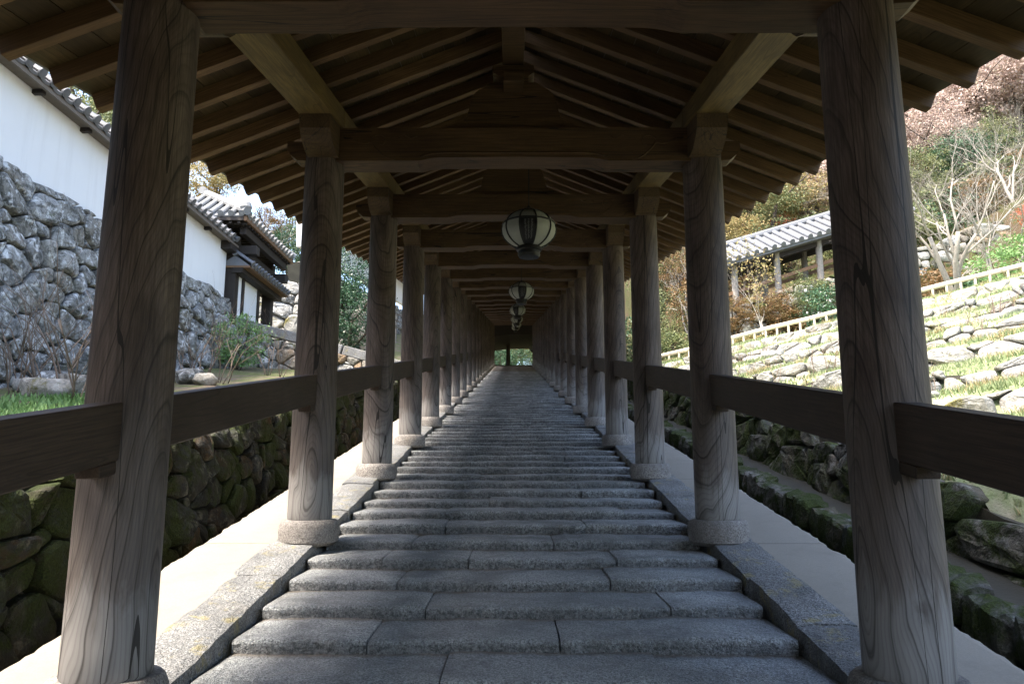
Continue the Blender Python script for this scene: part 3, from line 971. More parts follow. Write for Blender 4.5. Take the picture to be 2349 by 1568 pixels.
def cells(L, su, sv, top, bot, rnd, vary=0.55, jit=0.40):
    Hm = max(top(u) for u in np.linspace(0, L, 20)); Hb = min(bot(u) for u in np.linspace(0, L, 20))
    seeds = []
    v = Hb + sv * 0.5; row = 0
    while v < Hm + sv * 0.4:
        u = -su * 0.25 * (row % 2)
        while u < L + su * 0.3:
            seeds.append((u + rnd.uniform(-jit, jit) * su, v + rnd.uniform(-jit, jit) * sv, (rnd.uniform(-vary, vary)) * su * sv))
            u += su * rnd.uniform(0.8, 1.2)
        v += sv; row += 1
    asp = su / sv * 0.9
    P = [(u, v_ * asp, w * asp) for u, v_, w in seeds]
    A = np.array(P)
    res = []
    for i, (u, v_, w) in enumerate(P):
        vr = v_ / asp
        if u < -su*.5 or u > L + su*.5 or vr > top(min(max(u, 0), L)) + sv * 0.3 or vr < bot(min(max(u, 0), L)) - sv * .3: continue
        d2 = (A[:, 0]-u)**2 + (A[:, 1]-v_)**2
        near = np.argsort(d2)[1:22]
        r_ = su * 2.2
        poly = [(u-r_, v_-r_), (u+r_, v_-r_), (u+r_, v_+r_), (u-r_, v_+r_)]
        for j in near:
            x, y, w2 = P[j]
            a, b = 2*(x-u), 2*(y-v_)
            c = x*x + y*y - u*u - v_*v_ + w - w2
            poly = clip(poly, a, b, c)
            if len(poly) < 3: break
        if len(poly) < 3: continue
        poly = [(x, y/asp) for x, y in poly]
        poly = clip(poly, -1, 0, 0); poly = clip(poly, 1, 0, L)
        if len(poly) < 3: continue
        uc = min(max(u, 0), L); e = 0.05
        sl = (top(min(uc+e, L)) - top(max(uc-e, 0))) / (2*e)
        poly = clip(poly, -sl, 1, top(uc) - sl*uc)
        if len(poly) < 3: continue
        sl = (bot(min(uc+e, L)) - bot(max(uc-e, 0))) / (2*e)
        poly = clip(poly, sl, -1, -(bot(uc) - sl*uc))
        if len(poly) < 3: continue
        ar = 0.5*sum(poly[k][0]*poly[(k+1) % len(poly)][1]-poly[(k+1) % len(poly)][0]*poly[k][1] for k in range(len(poly)))
        if abs(ar) < 0.06 * su * sv: continue
        res.append(poly)
    return res

def stone_geo(poly, rnd, gap, bulge, depth=0.22, facet=0.5, rings=((1.0, None), (1.0, 0.0), (0.95, 0.5), (0.80, 0.88), (0.42, 1.0))):
    cx = sum(p[0] for p in poly)/len(poly); cy = sum(p[1] for p in poly)/len(poly)
    size = math.sqrt(max(1e-5, abs(0.5*sum(poly[k][0]*poly[(k+1) % len(poly)][1]-poly[(k+1) % len(poly)][0]*poly[k][1] for k in range(len(poly))))))
    # drop tiny edges
    pts = [poly[0]]
    for p in poly[1:]:
        if math.hypot(p[0]-pts[-1][0], p[1]-pts[-1][1]) > size*0.12: pts.append(p)
    if len(pts) < 3: pts = poly
    pts = chaikin(chaikin(pts, 0.14), 0.25) if size > 0.25 else chaikin(pts, 0.2)
    k = max(0.6, 1 - gap/size*2)
    pts = [((x-cx)*k, (y-cy)*k) for x, y in pts]
    h = bulge * size * rnd.uniform(0.7, 1.25)
    tx, ty = rnd.uniform(-.35, .35)*facet, rnd.uniform(-.35, .35)*facet
    off = rnd.uniform(-0.02, 0.03)
    sd = rnd.uniform(0, 99)
    vs_, fs = [], []
    n = len(pts)
    px, py = rnd.uniform(-.2, .2), rnd.uniform(-.2, .2)
    for s, hh in rings:
        for x, y in pts:
            X_, Y_ = x*s + px*size*(1-s), y*s + py*size*(1-s)
            if hh is None: z = -depth
            else:
                z = off + h*hh + (tx*X_ + ty*Y_) + (0.09*size*hh*fractal((X_+sd, Y_, sd), 2.2/size, 3) + rnd.uniform(-.010, .010)*size)
            vs_.append((X_, Y_, z))
    for i in range(len(rings)-1):
        for j in range(n):
            a, b = i*n+j, i*n+(j+1) % n
            fs.append((a, b, b+n, a+n))
    vs_.append((px*size, py*size, off + h*1.03))
    c = len(vs_)-1
    for j in range(n):
        fs.append(((len(rings)-1)*n+j, (len(rings)-1)*n+(j+1) % n, c))
    return cx, cy, vs_, fs

def stone_wall(parent, org, ux, uy, L, su, sv, top, bot, mats, seed, gap=0.012, bulge=0.22, facet=0.5, limit=298, key=None, depth=0.22, core=True, coremat=None):
    rnd = random.Random(seed)
    org, ux, uy = Vector(org), Vector(ux).normalized(), Vector(uy).normalized()
    uz = ux.cross(uy).normalized()
    cs = cells(L, su, sv, top, bot, rnd)
    if key: cs.sort(key=key)
    rest = MB()
    for i, poly in enumerate(cs):
        cx, cy, vs_, fs = stone_geo(poly, rnd, gap, bulge, depth, facet)
        Mx = basis(org + ux*cx + uy*cy, ux, uy, uz)
        mt = mats[0] if len(mats) == 1 else rnd.choice(mats)
        if i < limit: ob('stone', mesh('stone', vs_, fs, facet < 0.65), mt, parent, Mx)
        else: rest.add([Mx @ Vector(v) for v in vs_], fs)
    if rest.v: stuff(ob('distant_stones', rest.me('distant_stones', False), mats[0], parent))
    if core:
        m_ = MB()
        n = 24
        vs_, fs = [], []
        for i in range(n+1):
            u = L*i/n
            for v, z in ((bot(u)-0.3, -0.10), (top(u)-0.05, -0.10), (top(u)-0.05, -0.6), (bot(u)-0.3, -0.6)):
                vs_.append(org + ux*u + uy*v + uz*z)
        for i in range(n):
            for j in range(4):
                a, b = i*4+j, i*4+(j+1) % 4
                fs.append((a, a+4, b+4, b))
        fs += [(0, 1, 2, 3), (n*4+3, n*4+2, n*4+1, n*4)]
        m_.add(vs_, fs)
        bmx = m_.me('wall_core')
        b_ = bmesh.new(); b_.from_mesh(bmx); bmesh.ops.recalc_face_normals(b_, faces=b_.faces); b_.to_mesh(bmx); b_.free()
        ob('wall_core', bmx, coremat or M['ditch'], parent)
    return uz

US = Vector((0, CT, ST)); VN = Vector((0, -ST, CT))
# left: low mossy wall beside the ditch
w = thing('mossy_stone_wall', S(-3.2, 4, -2.1), 'low dark mossy rubble wall beyond the ditch on the left of the corridor', 'stone wall')
stone_wall(w, S(-3.08, 3.3, -2.12), US, VN + Vector((-0.14, 0, 0)), 21.0, 0.33, 0.25, lambda u: 1.27 + 0.05*math.sin(u*2.1), lambda u: 0.0,
           [M['deepmoss']], 11, 0.007, 0.17, 0.7, key=lambda p: p[0][0])
w = thing('distant_ditch_wall', S(-3.2, 25, -2.1), 'far stretch of the mossy wall along the left ditch, up the slope', 'stone wall')
stone_wall(w, S(-3.08, 24.3, -2.12), US, VN + Vector((-0.14, 0, 0)), 34.0, 0.6, 0.42, lambda u: 1.27, lambda u: 0.0, [M['mossstone'], M['tanstone']], 12, 0.012, 0.25, 0.6)
# left: high lichened wall carrying the plaster wall
ZT = EYE + 4.88
w = thing('high_stone_wall', (-7.3, 14, EYE + 0.3), 'tall grey lichened boulder wall below the white plaster wall', 'stone wall')
stone_wall(w, (-7.22, 10.6, EYE + 0.3), (0, 1, 0), (-0.17, 0, 1), 10.6, 0.47, 0.345, lambda u: 4.58*1.015 + 0.05*math.sin(u*3.0), lambda u: max(0, (10.6+u)*TS - 1.35),
           [M['greystone']], 21, 0.016, 0.15, 0.66)
# left: wall with sloping coping below the gate
w = thing('coped_stone_wall', (-6, 21.3, EYE + 2.4), 'tan and grey stone wall with a sloping granite coping below the gate', 'stone wall')
ctop = lambda u: 1.93 - 0.265*u
stone_wall(w, (-8.2, 21.25, EYE + 2.3), (1, 0, 0), (0, 0.10, 1), 4.9, 0.38, 0.30, ctop, lambda u: 0.0, [M['tanstone'], M['greystone'], M['tanstone']], 31, 0.006, 0.18, 0.7)
dirc = Vector((1, 0, -0.265)).normalized()
u0 = 0.0
while u0 < 4.8:
    l = random.uniform(0.95, 1.3)
    bx = MB(); bx.box((-l/2 + 0.004, -0.16, -0.13), (l/2 - 0.004, 0.22, 0.14), 0.018)
    yv = Vector((0, 1, 0))
    ob('coping_stone', bx.me('coping_stone'), M['kerb'], w, basis(Vector((-8.2 + u0 + l/2, 21.35 + 0.19, EYE + 2.3 + ctop(u0 + l/2) + 0.13)), dirc, yv, dirc.cross(yv)))
    u0 += l
# left: pale walls higher up, behind the gate
w = thing('pale_stone_wall', (-7, 27, EYE + 4), 'pale block stone wall with yellow moss rising behind the gate', 'stone wall')
stone_wall(w, (-10.4, 27.2, EYE + 3.0), (1, 0, 0.0), (0, 0.14, 1), 5.2, 0.62, 0.45, lambda u: 4.5 - 0.18*u, lambda u: 0.0, [M['palestone'], M['palestone'], M['greystone']], 41, 0.006, 0.16, 0.8)
w = thing('upper_stone_wall', S(-8.2, 45, 0), 'grey stone wall under the farther white wall, up the slope', 'stone wall')
stone_wall(w, S(-7.9, 30.0, -0.4), US, VN + Vector((-0.10, 0, 0)), 32, 1.0, 0.75, lambda u: 3.75 - 0.03*u, lambda u: 0.0, [M['greystone']], 43, 0.015, 0.22, 0.7)
# right: mossy wall at the foot of the terraces
def top_r(u):      # u runs downhill from Y=25
    Y = 25.0 - u
    return (h_right(4.0, Y) + 0.03) - (EYE + TS*Y - 2.12)
w = thing('mossy_terrace_wall', S(3.7, 5, -2.1), 'mossy boulder wall at the foot of the sunny terraces on the right', 'stone wall')
stone_wall(w, (3.62, 25.0, EYE + TS*25.0 - 2.12), (0, -1, -TS), (0.16, 0, 1), 22.6 / CT, 0.48, 0.34, lambda u: top_r(u*CT), lambda u: 0.0,
           [M['mossstone']], 51, 0.004, 0.11, 0.66)
# right: low gutter kerb of long stones
w = thing('gutter_kerb', S(3.2, 5, -2.0), 'low row of long moss-covered stones edging the gutter on the right', 'kerb')
d = 2.6; _r = random.Random(5)
while d < 27:
    l = _r.uniform(0.45, 0.95)
    hh = _r.uniform(0.31, 0.37); dp = _r.uniform(0.13, 0.17)
    nx, nz = 8, 8
    vs_, fs = [], []
    sd = _r.uniform(0, 50)
    for i in range(nx+1):
        for j in range(12):
            a = 2*math.pi*j/12
            ca, sa = math.cos(a), math.sin(a)
            e = 0.35
            x = dp*math.copysign(abs(ca)**e, ca); z = hh/2*math.copysign(abs(sa)**e, sa)
            t = i/nx*2-1
            k = (1-abs(t)**6*0.25)
            nn = 1+0.32*fractal((x*3+sd, t*l*2, z*3), 2.2)
            vs_.append((x*k*nn, t*(l/2-0.006), z*k*(1+0.30*fractal((x*3+sd, t*l*3+7, z*3), 2.2))))
    for i in range(nx):
        for j in range(12):
            a, b = i*12+j, i*12+(j+1) % 12
            fs.append((b, a, a+12, b+12))
    fs += [tuple(range(12)), tuple(nx*12+j for j in range(11, -1, -1))]
    ob('kerb_block', mesh('kerb_block', vs_, fs, False), M['mossstone'], w, T(S(3.21 + _r.uniform(-.03, .03), d + l/2, -1.83 + _r.uniform(-.035, .03))) @ SM @ RZ(_r.uniform(-.05, .05)))
    d += l
sm = MB(); sm.add([S(3.2, 2.5, -1.74), S(3.75, 2.5, -1.72), S(3.75, 27, -1.72), S(3.2, 27, -1.74)], [(0, 1, 2, 3)])
structure(ob('gutter_soil', sm.me('gutter_soil'), M['ditch']))
# right: wall behind the path
w = thing('path_stone_wall', (9, 23.6, EYE + 4), 'dark rubble wall behind the path under the far tiled corridor', 'stone wall')
stone_wall(w, (5.6, 23.55, EYE + 3.5), (1, 0, 0), (0, 0.08, 1), 11.5, 0.42, 0.30, lambda u: 1.78 + 0.33*(u + 5.6 - 7.0) + 0.08*math.sin(u*2.2), lambda u: 0.0,
           [M['tanstone'], M['greystone'], M['palestone'], M['mossstone']], 61, 0.018, 0.22, 0.6)

# right: terrace rows of boulders
def boulder(seed):
    rnd = random.Random(seed)
    bm = bmesh.new()
    bmesh.ops.create_icosphere(bm, subdivisions=3, radius=0.5)
    cuts = [(Vector((rnd.gauss(0, 1), rnd.gauss(0, 1), rnd.gauss(0, 1))).normalized(), rnd.uniform(0.30, 0.42)) for _ in range(9)]
    cuts += [(Vector((0, 0, 1)), 0.30), (Vector((0, 0, -1)), 0.36)]
    for v in bm.verts:
        for nrm, c in cuts:
            t = v.co.dot(nrm)
            if t > c: v.co -= nrm * (t - c) * 0.85
        v.co *= 1 + 0.10 * fractal(v.co + Vector((seed * 3.1, 0, 0)), 3.0)
    me = bpy.data.meshes.new('boulder')
    bm.to_mesh(me); bm.free()
    me.polygons.foreach_set('use_smooth', [True] * len(me.polygons))
    return me
BOUL = [boulder(i) for i in range(14)]
BOULM = {}
def bould(i, mt):
    if (i, mt) not in BOULM:
        me = BOUL[i].copy(); me.materials.append(M[mt]); BOULM[(i, mt)] = me
    return BOULM[(i, mt)]
names_row = ['topmost', 'second', 'third', 'fourth', 'fifth', 'sixth', 'seventh', 'eighth', 'ninth', 'lowest']
for ri, q in enumerate(ROWS):
    rnd = random.Random(100 + ri)
    lab = f'rough row of pale boulders edging the {names_row[ri]} terrace from the top on the right slope'
    w = thing('terrace_wall', (6, rail_y(6) - q, h_right(6, rail_y(6) - q - 0.3)), lab, 'stone wall', 'boulder rows on the right slope')
    if ri == 0:
        ux = Vector((1, -0.65, 0.183)).normalized()
        org = Vector((4.1, rail_y(4.1) - q - 0.12, rail_z(4.1) - 0.95))
        uy = Vector((0, 0.12, 1))
        stone_wall(w, org, ux, uy - ux * uy.dot(ux), 10.5, 0.40, 0.29, lambda u: 0.86, lambda u: 0.0, [M['palestone']], 71, 0.008, 0.22, 0.7)
        continue
    ux = Vector((1, -0.65, 0.183)).normalized()
    X0 = 4.05
    Lr = min(10.5, (13.0 - X0) / ux.x)
    if rail_y(X0) - q - Lr * 0.55 < 1.0: Lr = max(2.0, (rail_y(X0) - q - 1.5) / 0.53)
    dz0 = 0.21 * q + 0.20
    org = Vector((X0, rail_y(X0) - q - 0.27, rail_z(X0) - dz0))
    uy = Vector((0, 0.16, 1))
    ph = rnd.uniform(0, 9)
    big = 0.42 if ri < 4 else 0.50
    stone_wall(w, org, ux, uy - ux * uy.dot(ux), Lr, big, 0.25, lambda u: 0.33 + 0.10 * noise.noise((u * 1.3, ph, 0)), lambda u: -0.05,
               [M['palestone']], 200 + ri, 0.012, 0.28, 0.7, depth=0.42)
    for _ in range(4):
        X = rnd.uniform(4.3, 11.5); Y = rail_y(X) - q - rnd.uniform(0.35, 1.2)
        if Y < 3: continue
        s2 = rnd.uniform(0.14, 0.42)
        o = ob('boulder', bould(rnd.randrange(14), 'palestone'), None, w, T((X, Y, h_right(X, Y) + s2 * 0.12)) @ RZ(rnd.uniform(0, 6)) @ Matrix.Diagonal((s2 * 1.5, s2, s2 * 0.8, 1)))
# loose boulders on the left garden bed
for i, (px, py, Y, s2) in enumerate([(125, 885, 11.5, .5), (60, 900, 10.8, .35), (165, 905, 10.2, .6), (110, 915, 9.9, .55), (200, 900, 10.6, .4), (20, 895, 11.2, .3), (435, 885, 14.0, .55), (470, 892, 13.5, .4)]):
    p = U(px, py, Y)
    zz_ = h_left(p.x, p.y)
    o = ob('boulder', bould(i, 'palestone' if i % 2 else 'greystone'), None, None, T((p.x, p.y, zz_ + s2 * 0.22)) @ RZ(i * 1.3) @ Matrix.Diagonal((s2 * 1.3, s2, s2 * .85, 1)))
    tag(o, 'rounded grey boulder lying on the garden bed at the foot of the tall wall', 'boulder', 'loose boulders on the garden bed')

# ================================================================== TILED WALLS AND BUILDINGS
def recalc(me):
    b_ = bmesh.new(); b_.from_mesh(me); bmesh.ops.recalc_face_normals(b_, faces=b_.faces); b_.to_mesh(me); b_.free(); return me

def solid(name, fn, mat, parent, Mx=None):
    m_ = MB(); fn(m_); return ob(name, recalc(m_.me(name)), mat, parent, Mx)

def cover_mesh(L, r_=0.078):
    m_ = MB()
    seg = 8
    vs_, fs = [], []
    for y in (0.0, L):
        for i in range(seg + 1):
            a = math.pi * i / seg
            vs_.append((r_ * math.cos(a), y, r_ * math.sin(a)))
    for i in range(seg): fs.append((i, i + 1, i + seg + 2, i + seg + 1))
    m_.add(vs_, fs)
    ring = [(r_ * 1.12 * math.cos(2*math.pi*i/14), -0.012, 0.012 + r_ * 1.12 * math.sin(2*math.pi*i/14)) for i in range(14)]
    back = [(x, 0.02, z) for x, _, z in ring]
    m_.add(ring + back, [tuple(range(13, -1, -1))] + [(i, (i+1) % 14, 14 + (i+1) % 14, 14 + i) for i in range(14)])
    ring2 = [(r_ * 0.7 * math.cos(2*math.pi*i/10), -0.020, 0.012 + r_ * 0.7 * math.sin(2*math.pi*i/10)) for i in range(10)]
    m_.add(ring2, [tuple(range(9, -1, -1))])
    return m_.me('cover_tile', True, R(35))
def pan_mesh(L, w):
    m_ = MB(); vs_, fs = [], []
    n = 6
    for y, dz in ((0.0, -0.055), (0.0, 0.0), (L, 0.0)):
        for i in range(n + 1):
            x = -w/2 + w*i/n
            vs_.append((x, y, 0.012 - 0.045 * math.cos(math.pi * x / w) + dz))
    k = n + 1
    for j in range(2):
        for i in range(n): fs.append((j*k+i, j*k+i+1, (j+1)*k+i+1, (j+1)*k+i))
    m_.add(vs_, fs)
    return m_.me('pan_tile')
TCACHE = {}
def tile_roof(parent, start, along, upslope, count, sp, length, mat, limit=None):
    """rows of pan and round cover tiles, from eave line upwards; length may be a function of the row"""
    along = Vector(along).normalized(); upslope = Vector(upslope); upslope = (upslope - along * upslope.dot(along)).normalized()
    nrm = along.cross(upslope).normalized()
    flip = nrm.z < 0
    ax = along
    if flip: ax = -along; nrm = -nrm
    for i in range(count):
        L = length(i) if callable(length) else length
        L = max(0.1, round(L, 1))
        for key, fn in (('c', lambda: cover_mesh(L)), ('p', lambda: pan_mesh(L, sp))):
            if (key, L, sp) not in TCACHE: TCACHE[(key, L, sp)] = fn()
        p = Vector(start) + along * (sp * i)
        if (key, L, sp, mat) not in TCACHE:
            for q in ('c', 'p'):
                me = TCACHE[(q, L, sp)].copy(); me.materials.append(M[mat]); TCACHE[(q, L, sp, mat)] = me
        ob('cover_tile', TCACHE[('c', L, sp, mat)], None, parent, basis(p + nrm * 0.02, ax, upslope, nrm))
        if i < count - 1:
            ob('pan_tile', TCACHE[('p', L, sp, mat)], None, parent, basis(p + along * (sp / 2), ax, upslope, nrm))
    return nrm

# white plaster wall on the tall stone wall
w = thing('plaster_wall', (-8.2, 14, ZT), 'long white plaster wall with a grey tiled cap on top of the tall boulder wall', 'wall')
solid('plaster_face', lambda m_: m_.box((-8.42, -20.0, ZT - 0.05), (-8.08, 20.85, ZT + 1.52)), M['plaster'], w)  # runs on out of view past the camera to cut light from behind
solid('eave_board', lambda m_: m_.box((-8.5, -20, ZT + 1.50), (-7.80, 20.95, ZT + 1.545)), M['greywood'], w)
solid('eave_edge', lambda m_: m_.box((-7.84, 6.9, ZT + 1.44), (-7.785, 20.95, ZT + 1.499)), M['greywood'], w)
y = 7.6
while y < 20.8:
    solid('eave_bracket', lambda m_: m_.box((-8.09, y, ZT + 1.42), (-7.90, y + 0.10, ZT + 1.498), 0.006), M['darkwood'], w)
    y += 1.45
solid('roof_core', lambda m_: m_.prism([(-8.75, 1.56), (-7.80, 1.55), (-8.26, 1.90)], 6.9, 20.95, lambda a, b, t: (a, t, ZT + b)), M['tile'], w)
tile_roof(w, (-7.74, 6.95, ZT + 1.59), (0, 1, 0), (-0.82, 0, 0.56), 42, 0.335, 0.6, 'tile')
solid('ridge_tile', lambda m_: m_.tube([(-8.26, 6.9, ZT + 1.98), (-8.26, 20.95, ZT + 1.98)], 0.10, 10), M['tile'], w)

solid('unseen_wall_mass', lambda m_: m_.prism([(-9.0, -5.5), (-6.7, -5.5), (-8.0, -0.02), (-9.0, -0.02)], -20, 10.4, lambda a, b, t: (a, t, ZT + b)), M['greystone'], w)  # unseen stretch beside and behind the camera, added to block light from there
# gate with a hipped tile roof
ZE = EYE + 7.02
g = thing('tiled_gate', (-8.5, 23, EYE + 4.4), 'dark-posted gate with a hipped lichened tile roof past the white wall', 'gate')
for yy_, xx_ in ((21.1, -7.98), (24.3, -7.98), (21.1, -10.2), (24.3, -10.2)):
    solid('post', lambda m_: m_.box((xx_ - 0.15, yy_ - 0.15, EYE + 3.9), (xx_ + 0.15, yy_ + 0.15, EYE + 6.75), 0.012), M['darkwood'], g)
solid('lintel', lambda m_: m_.box((-8.15, 20.4, EYE + 6.15), (-7.8, 24.65, EYE + 6.5), 0.012), M['darkwood'], g)
solid('lintel', lambda m_: m_.box((-10.4, 21.0, EYE + 6.16), (-7.3, 21.3, EYE + 6.42), 0.012), M['darkwood'], g)
solid('lintel', lambda m_: m_.box((-10.4, 24.15, EYE + 6.16), (-7.4, 24.45, EYE + 6.42), 0.012), M['darkwood'], g)
solid('plate_beam', lambda m_: m_.box((-7.66, 20.6, EYE + 6.62), (-7.48, 24.5, EYE + 6.84), 0.01), M['darkwood'], g)
solid('door_leaf', lambda m_: m_.box((-8.9, 21.4, EYE + 4.2), (-8.8, 24.7, EYE + 6.15)), M['darkwood'], g)
X0g, X1g, Y0g, Y1g = -11.2, -7.36, 20.2, 24.7
def hip(m_):
    rz = 1.15
    vs_ = [(X0g, Y0g, ZE), (X1g, Y0g, ZE), (X1g, Y1g, ZE), (X0g, Y1g, ZE), (-9.25, Y0g + 1.7, ZE + rz), (-9.25, Y1g - 1.7, ZE + rz)]
    m_.add(vs_, [(3, 2, 1, 0), (0, 1, 4), (1, 2, 5, 4), (2, 3, 5), (3, 0, 4, 5)])
solid('roof_core', hip, M['tile'], g)
for yy_ in np.arange(Y0g + 0.2, Y1g - 0.1, 0.24):
    solid('rafter', lambda m_: m_.box((-8.4, yy_ - 0.035, ZE - 0.20), (X1g - 0.03, yy_ + 0.035, ZE - 0.10)), M['darkwood'], g)
for xx_ in np.arange(-10.2, X1g, 0.24):
    solid('rafter', lambda m_: m_.box((xx_ - 0.035, Y0g + 0.03, ZE - 0.20), (xx_ + 0.035, 21.2, ZE - 0.10)), M['darkwood'], g)
solid('soffit', lambda m_: m_.box((X0g + 0.05, Y0g + 0.04, ZE - 0.098), (X1g - 0.04, Y1g - 0.04, ZE - 0.02)), M['brownwood'], g)
solid('fascia', lambda m_: m_.box((X1g - 0.06, Y0g, ZE - 0.13), (X1g + 0.02, Y1g, ZE + 0.0)), M['brownwood'], g)
solid('fascia', lambda m_: m_.box((X0g, Y0g - 0.02, ZE - 0.132), (X1g - 0.062, Y0g + 0.06, ZE - 0.002)), M['darkwood'], g)
nt = int((Y1g - Y0g) / 0.29)
tile_roof(g, (X1g + 0.06, Y0g + 0.1, ZE + 0.03), (0, 1, 0), (-1.95, 0, 1.15), nt, 0.29, lambda i: min(2.2, 0.25 + 1.25 * min(i * 0.29 + 0.05, (nt - 1 - i) * 0.29 + 0.05)), 'lichtile')
nx_ = int((X1g - X0g) / 0.29)
tile_roof(g, (X1g - 0.1, Y0g - 0.06, ZE + 0.03), (-1, 0, 0), (0, 1.7, 1.15), nx_, 0.29, lambda i: min(2.0, 0.25 + 1.0 * min(i * 0.29 + 0.05, (nx_ - 1 - i) * 0.29 + 0.05)), 'lichtile')
for a, b in (((X1g + 0.05, Y0g - 0.05, ZE + 0.12), (-9.25, Y0g + 1.7, ZE + 1.3)), ((X1g + 0.05, Y1g, ZE + 0.12), (-9.25, Y1g - 1.7, ZE + 1.3)), ((-9.25, Y0g + 1.5, ZE + 1.32), (-9.25, Y1g - 1.5, ZE + 1.32))):
    solid('ridge_tile', lambda m_: m_.tube([a, b], 0.12, 10), M['lichtile'], g)
solid('ridge_ornament', lambda m_: m_.lathe([(0.12, 0), (0.17, 0.08), (0.13, 0.2), (0.05, 0.3)], 12), M['lichtile'], g, T((X1g - 0.02, Y0g + 0.02, ZE + 0.16)))

# low wing wall in front of the gate
g2 = thing('wing_wall', (-7.9, 22.8, EYE + 4.4), 'short white plastered wing wall with dark posts and a little tile roof beside the gate', 'wall')
solid('plaster_face', lambda m_: m_.box((-8.0, 21.3, EYE + 4.2), (-7.88, 23.0, EYE + 5.62)), M['plaster'], g2)
for yy_ in (21.7, 23.05):
    solid('post', lambda m_: m_.box((-8.05, yy_ - 0.09, EYE + 4.1), (-7.84, yy_ + 0.09, EYE + 5.72), 0.008), M['darkwood'], g2)
solid('plate_beam', lambda m_: m_.box((-7.92, 20.9, EYE + 5.60), (-7.62, 24.6, EYE + 5.74)), M['darkwood'], g2)
solid('soffit', lambda m_: m_.box((-8.3, 20.9, EYE + 5.742), (-7.42, 24.62, EYE + 5.80)), M['brownwood'], g2)
solid('roof_core', lambda m_: m_.prism([(-8.3, 5.80), (-7.42, 5.80), (-7.85, 6.10)], 20.9, 24.62, lambda a, b, t: (a, t, EYE + b)), M['tile'], g2)
tile_roof(g2, (-7.36, 20.95, EYE + 5.83), (0, 1, 0), (-0.82, 0, 0.56), 14, 0.27, 0.55, 'tile')
solid('ridge_tile', lambda m_: m_.tube([(-7.85, 20.85, EYE + 6.17), (-7.85, 24.65, EYE + 6.17)], 0.09, 10), M['tile'], g2)

# the farther white wall climbing beside the corridor
w2 = thing('climbing_plaster_wall', S(-8.2, 45, 3.4), 'white plaster wall climbing the slope above grey stonework, seen between the distant pillars', 'wall')
def n_w2(d): return 3.66 - 0.03 * (d - 37)
mw = MB()
mw.add([S(-8.5, 30, n_w2(30)), S(-8.2, 30, n_w2(30)), S(-8.2, 62, n_w2(62)), S(-8.5, 62, n_w2(62)), S(-8.5, 30, n_w2(30) + 1.5), S(-8.2, 30, n_w2(30) + 1.5), S(-8.2, 62, n_w2(62) + 1.5), S(-8.5, 62, n_w2(62) + 1.5)],
       [(0,3,2,1),(4,5,6,7),(0,1,5,4),(1,2,6,5),(2,3,7,6),(3,0,4,7)])
ob('plaster_face', recalc(mw.me('plaster_face')), M['plaster'], w2)
mw = MB()
for a, b in ((30, 62),):
    P = [(-8.9, 1.5), (-7.75, 1.5), (-7.75, 1.56), (-8.35, 1.95), (-8.9, 1.56)]
    mw.prism(P, a, b, lambda x, n, d: S(x, d, n_w2(d) + n))
ob('tile_cap', recalc(mw.me('tile_cap')), M['tile'], w2)
hr = thing('stair_handrail', S(-6.2, 30, 0), 'dark metal handrail of three bars beside stone steps below the farther white wall', 'handrail')
for n in (0.35, 0.65, 0.95):
    solid('bar', lambda m_: m_.tube([S(-6.9, 26.5, n + 1.6), S(-5.6, 30.0, n + 0.75), S(-5.0, 37.0, n + 0.3)], 0.028, 6), M['metal'], hr)
for t in np.linspace(0, 1, 6):
    p = S(-5.6 + 0.6 * t, 30.0 + 7 * t, 0.75 - 0.45 * t)
    solid('post', lambda m_: m_.tube([p - Vector((0, 0, 0.4)), p + Vector((0, 0, 0.97))], 0.03, 6), M['metal'], hr)

# far tiled corridor across the hillside on the other side
c2 = thing('tiled_walkway', (10, 25, EYE + 5), 'distant wooden corridor with a silvery tile roof climbing the wooded hillside', 'corridor')
sl2 = 0.30
al = Vector((1, 0, sl2)).normalized()
def ze2(X): return EYE + 6.88 + sl2 * (X - 7.2)
tile_roof(c2, (7.0, 24.05, ze2(7.0)), al, (0, 0.83, 0.56), 21, 0.31, 1.3, 'tile')
mw = MB()
P = [(24.12, -0.04), (25.25, 0.72), (26.4, -0.04), (26.4, -0.12), (24.12, -0.12)]
mw.prism(P, 6.9, 13.2, lambda a, b, X: (X, a, ze2(X) + b))
ob('roof_core', recalc(mw.me('roof_core')), M['tile'], c2)
solid('ridge_tile', lambda m_: m_.tube([(6.9, 25.25, ze2(6.9) + 0.82), (13.2, 25.25, ze2(13.2) + 0.82)], 0.13, 10), M['tile'], c2)
for X in np.arange(7.3, 13.2, 1.42):
    for Y in (24.6, 25.9):
        solid('pillar', lambda m_: m_.lathe([(0.11, -0.4), (0.105, ze2(X) - wall_top_z(X) - 0.1)], 10), M['bark'], c2, T((X, Y, wall_top_z(X))))
for Y in (24.6, 25.9):
    mw = MB(); mw.prism([(Y - 0.07, -0.30), (Y + 0.07, -0.30), (Y + 0.07, -0.125), (Y - 0.07, -0.125)], 6.9, 13.2, lambda a, b, X: (X, a, ze2(X) + b))
    ob('eave_beam', recalc(mw.me('eave_beam')), M['darkwood'], c2)
    mw = MB(); mw.prism([(Y - 0.04, 0.50), (Y + 0.04, 0.50), (Y + 0.04, 0.62), (Y - 0.04, 0.62)], 6.9, 13.2, lambda a, b, X: (X, a, wall_top_z(X) + b))
    ob('hand_rail', recalc(mw.me('hand_rail')), M['brownwood'], c2)
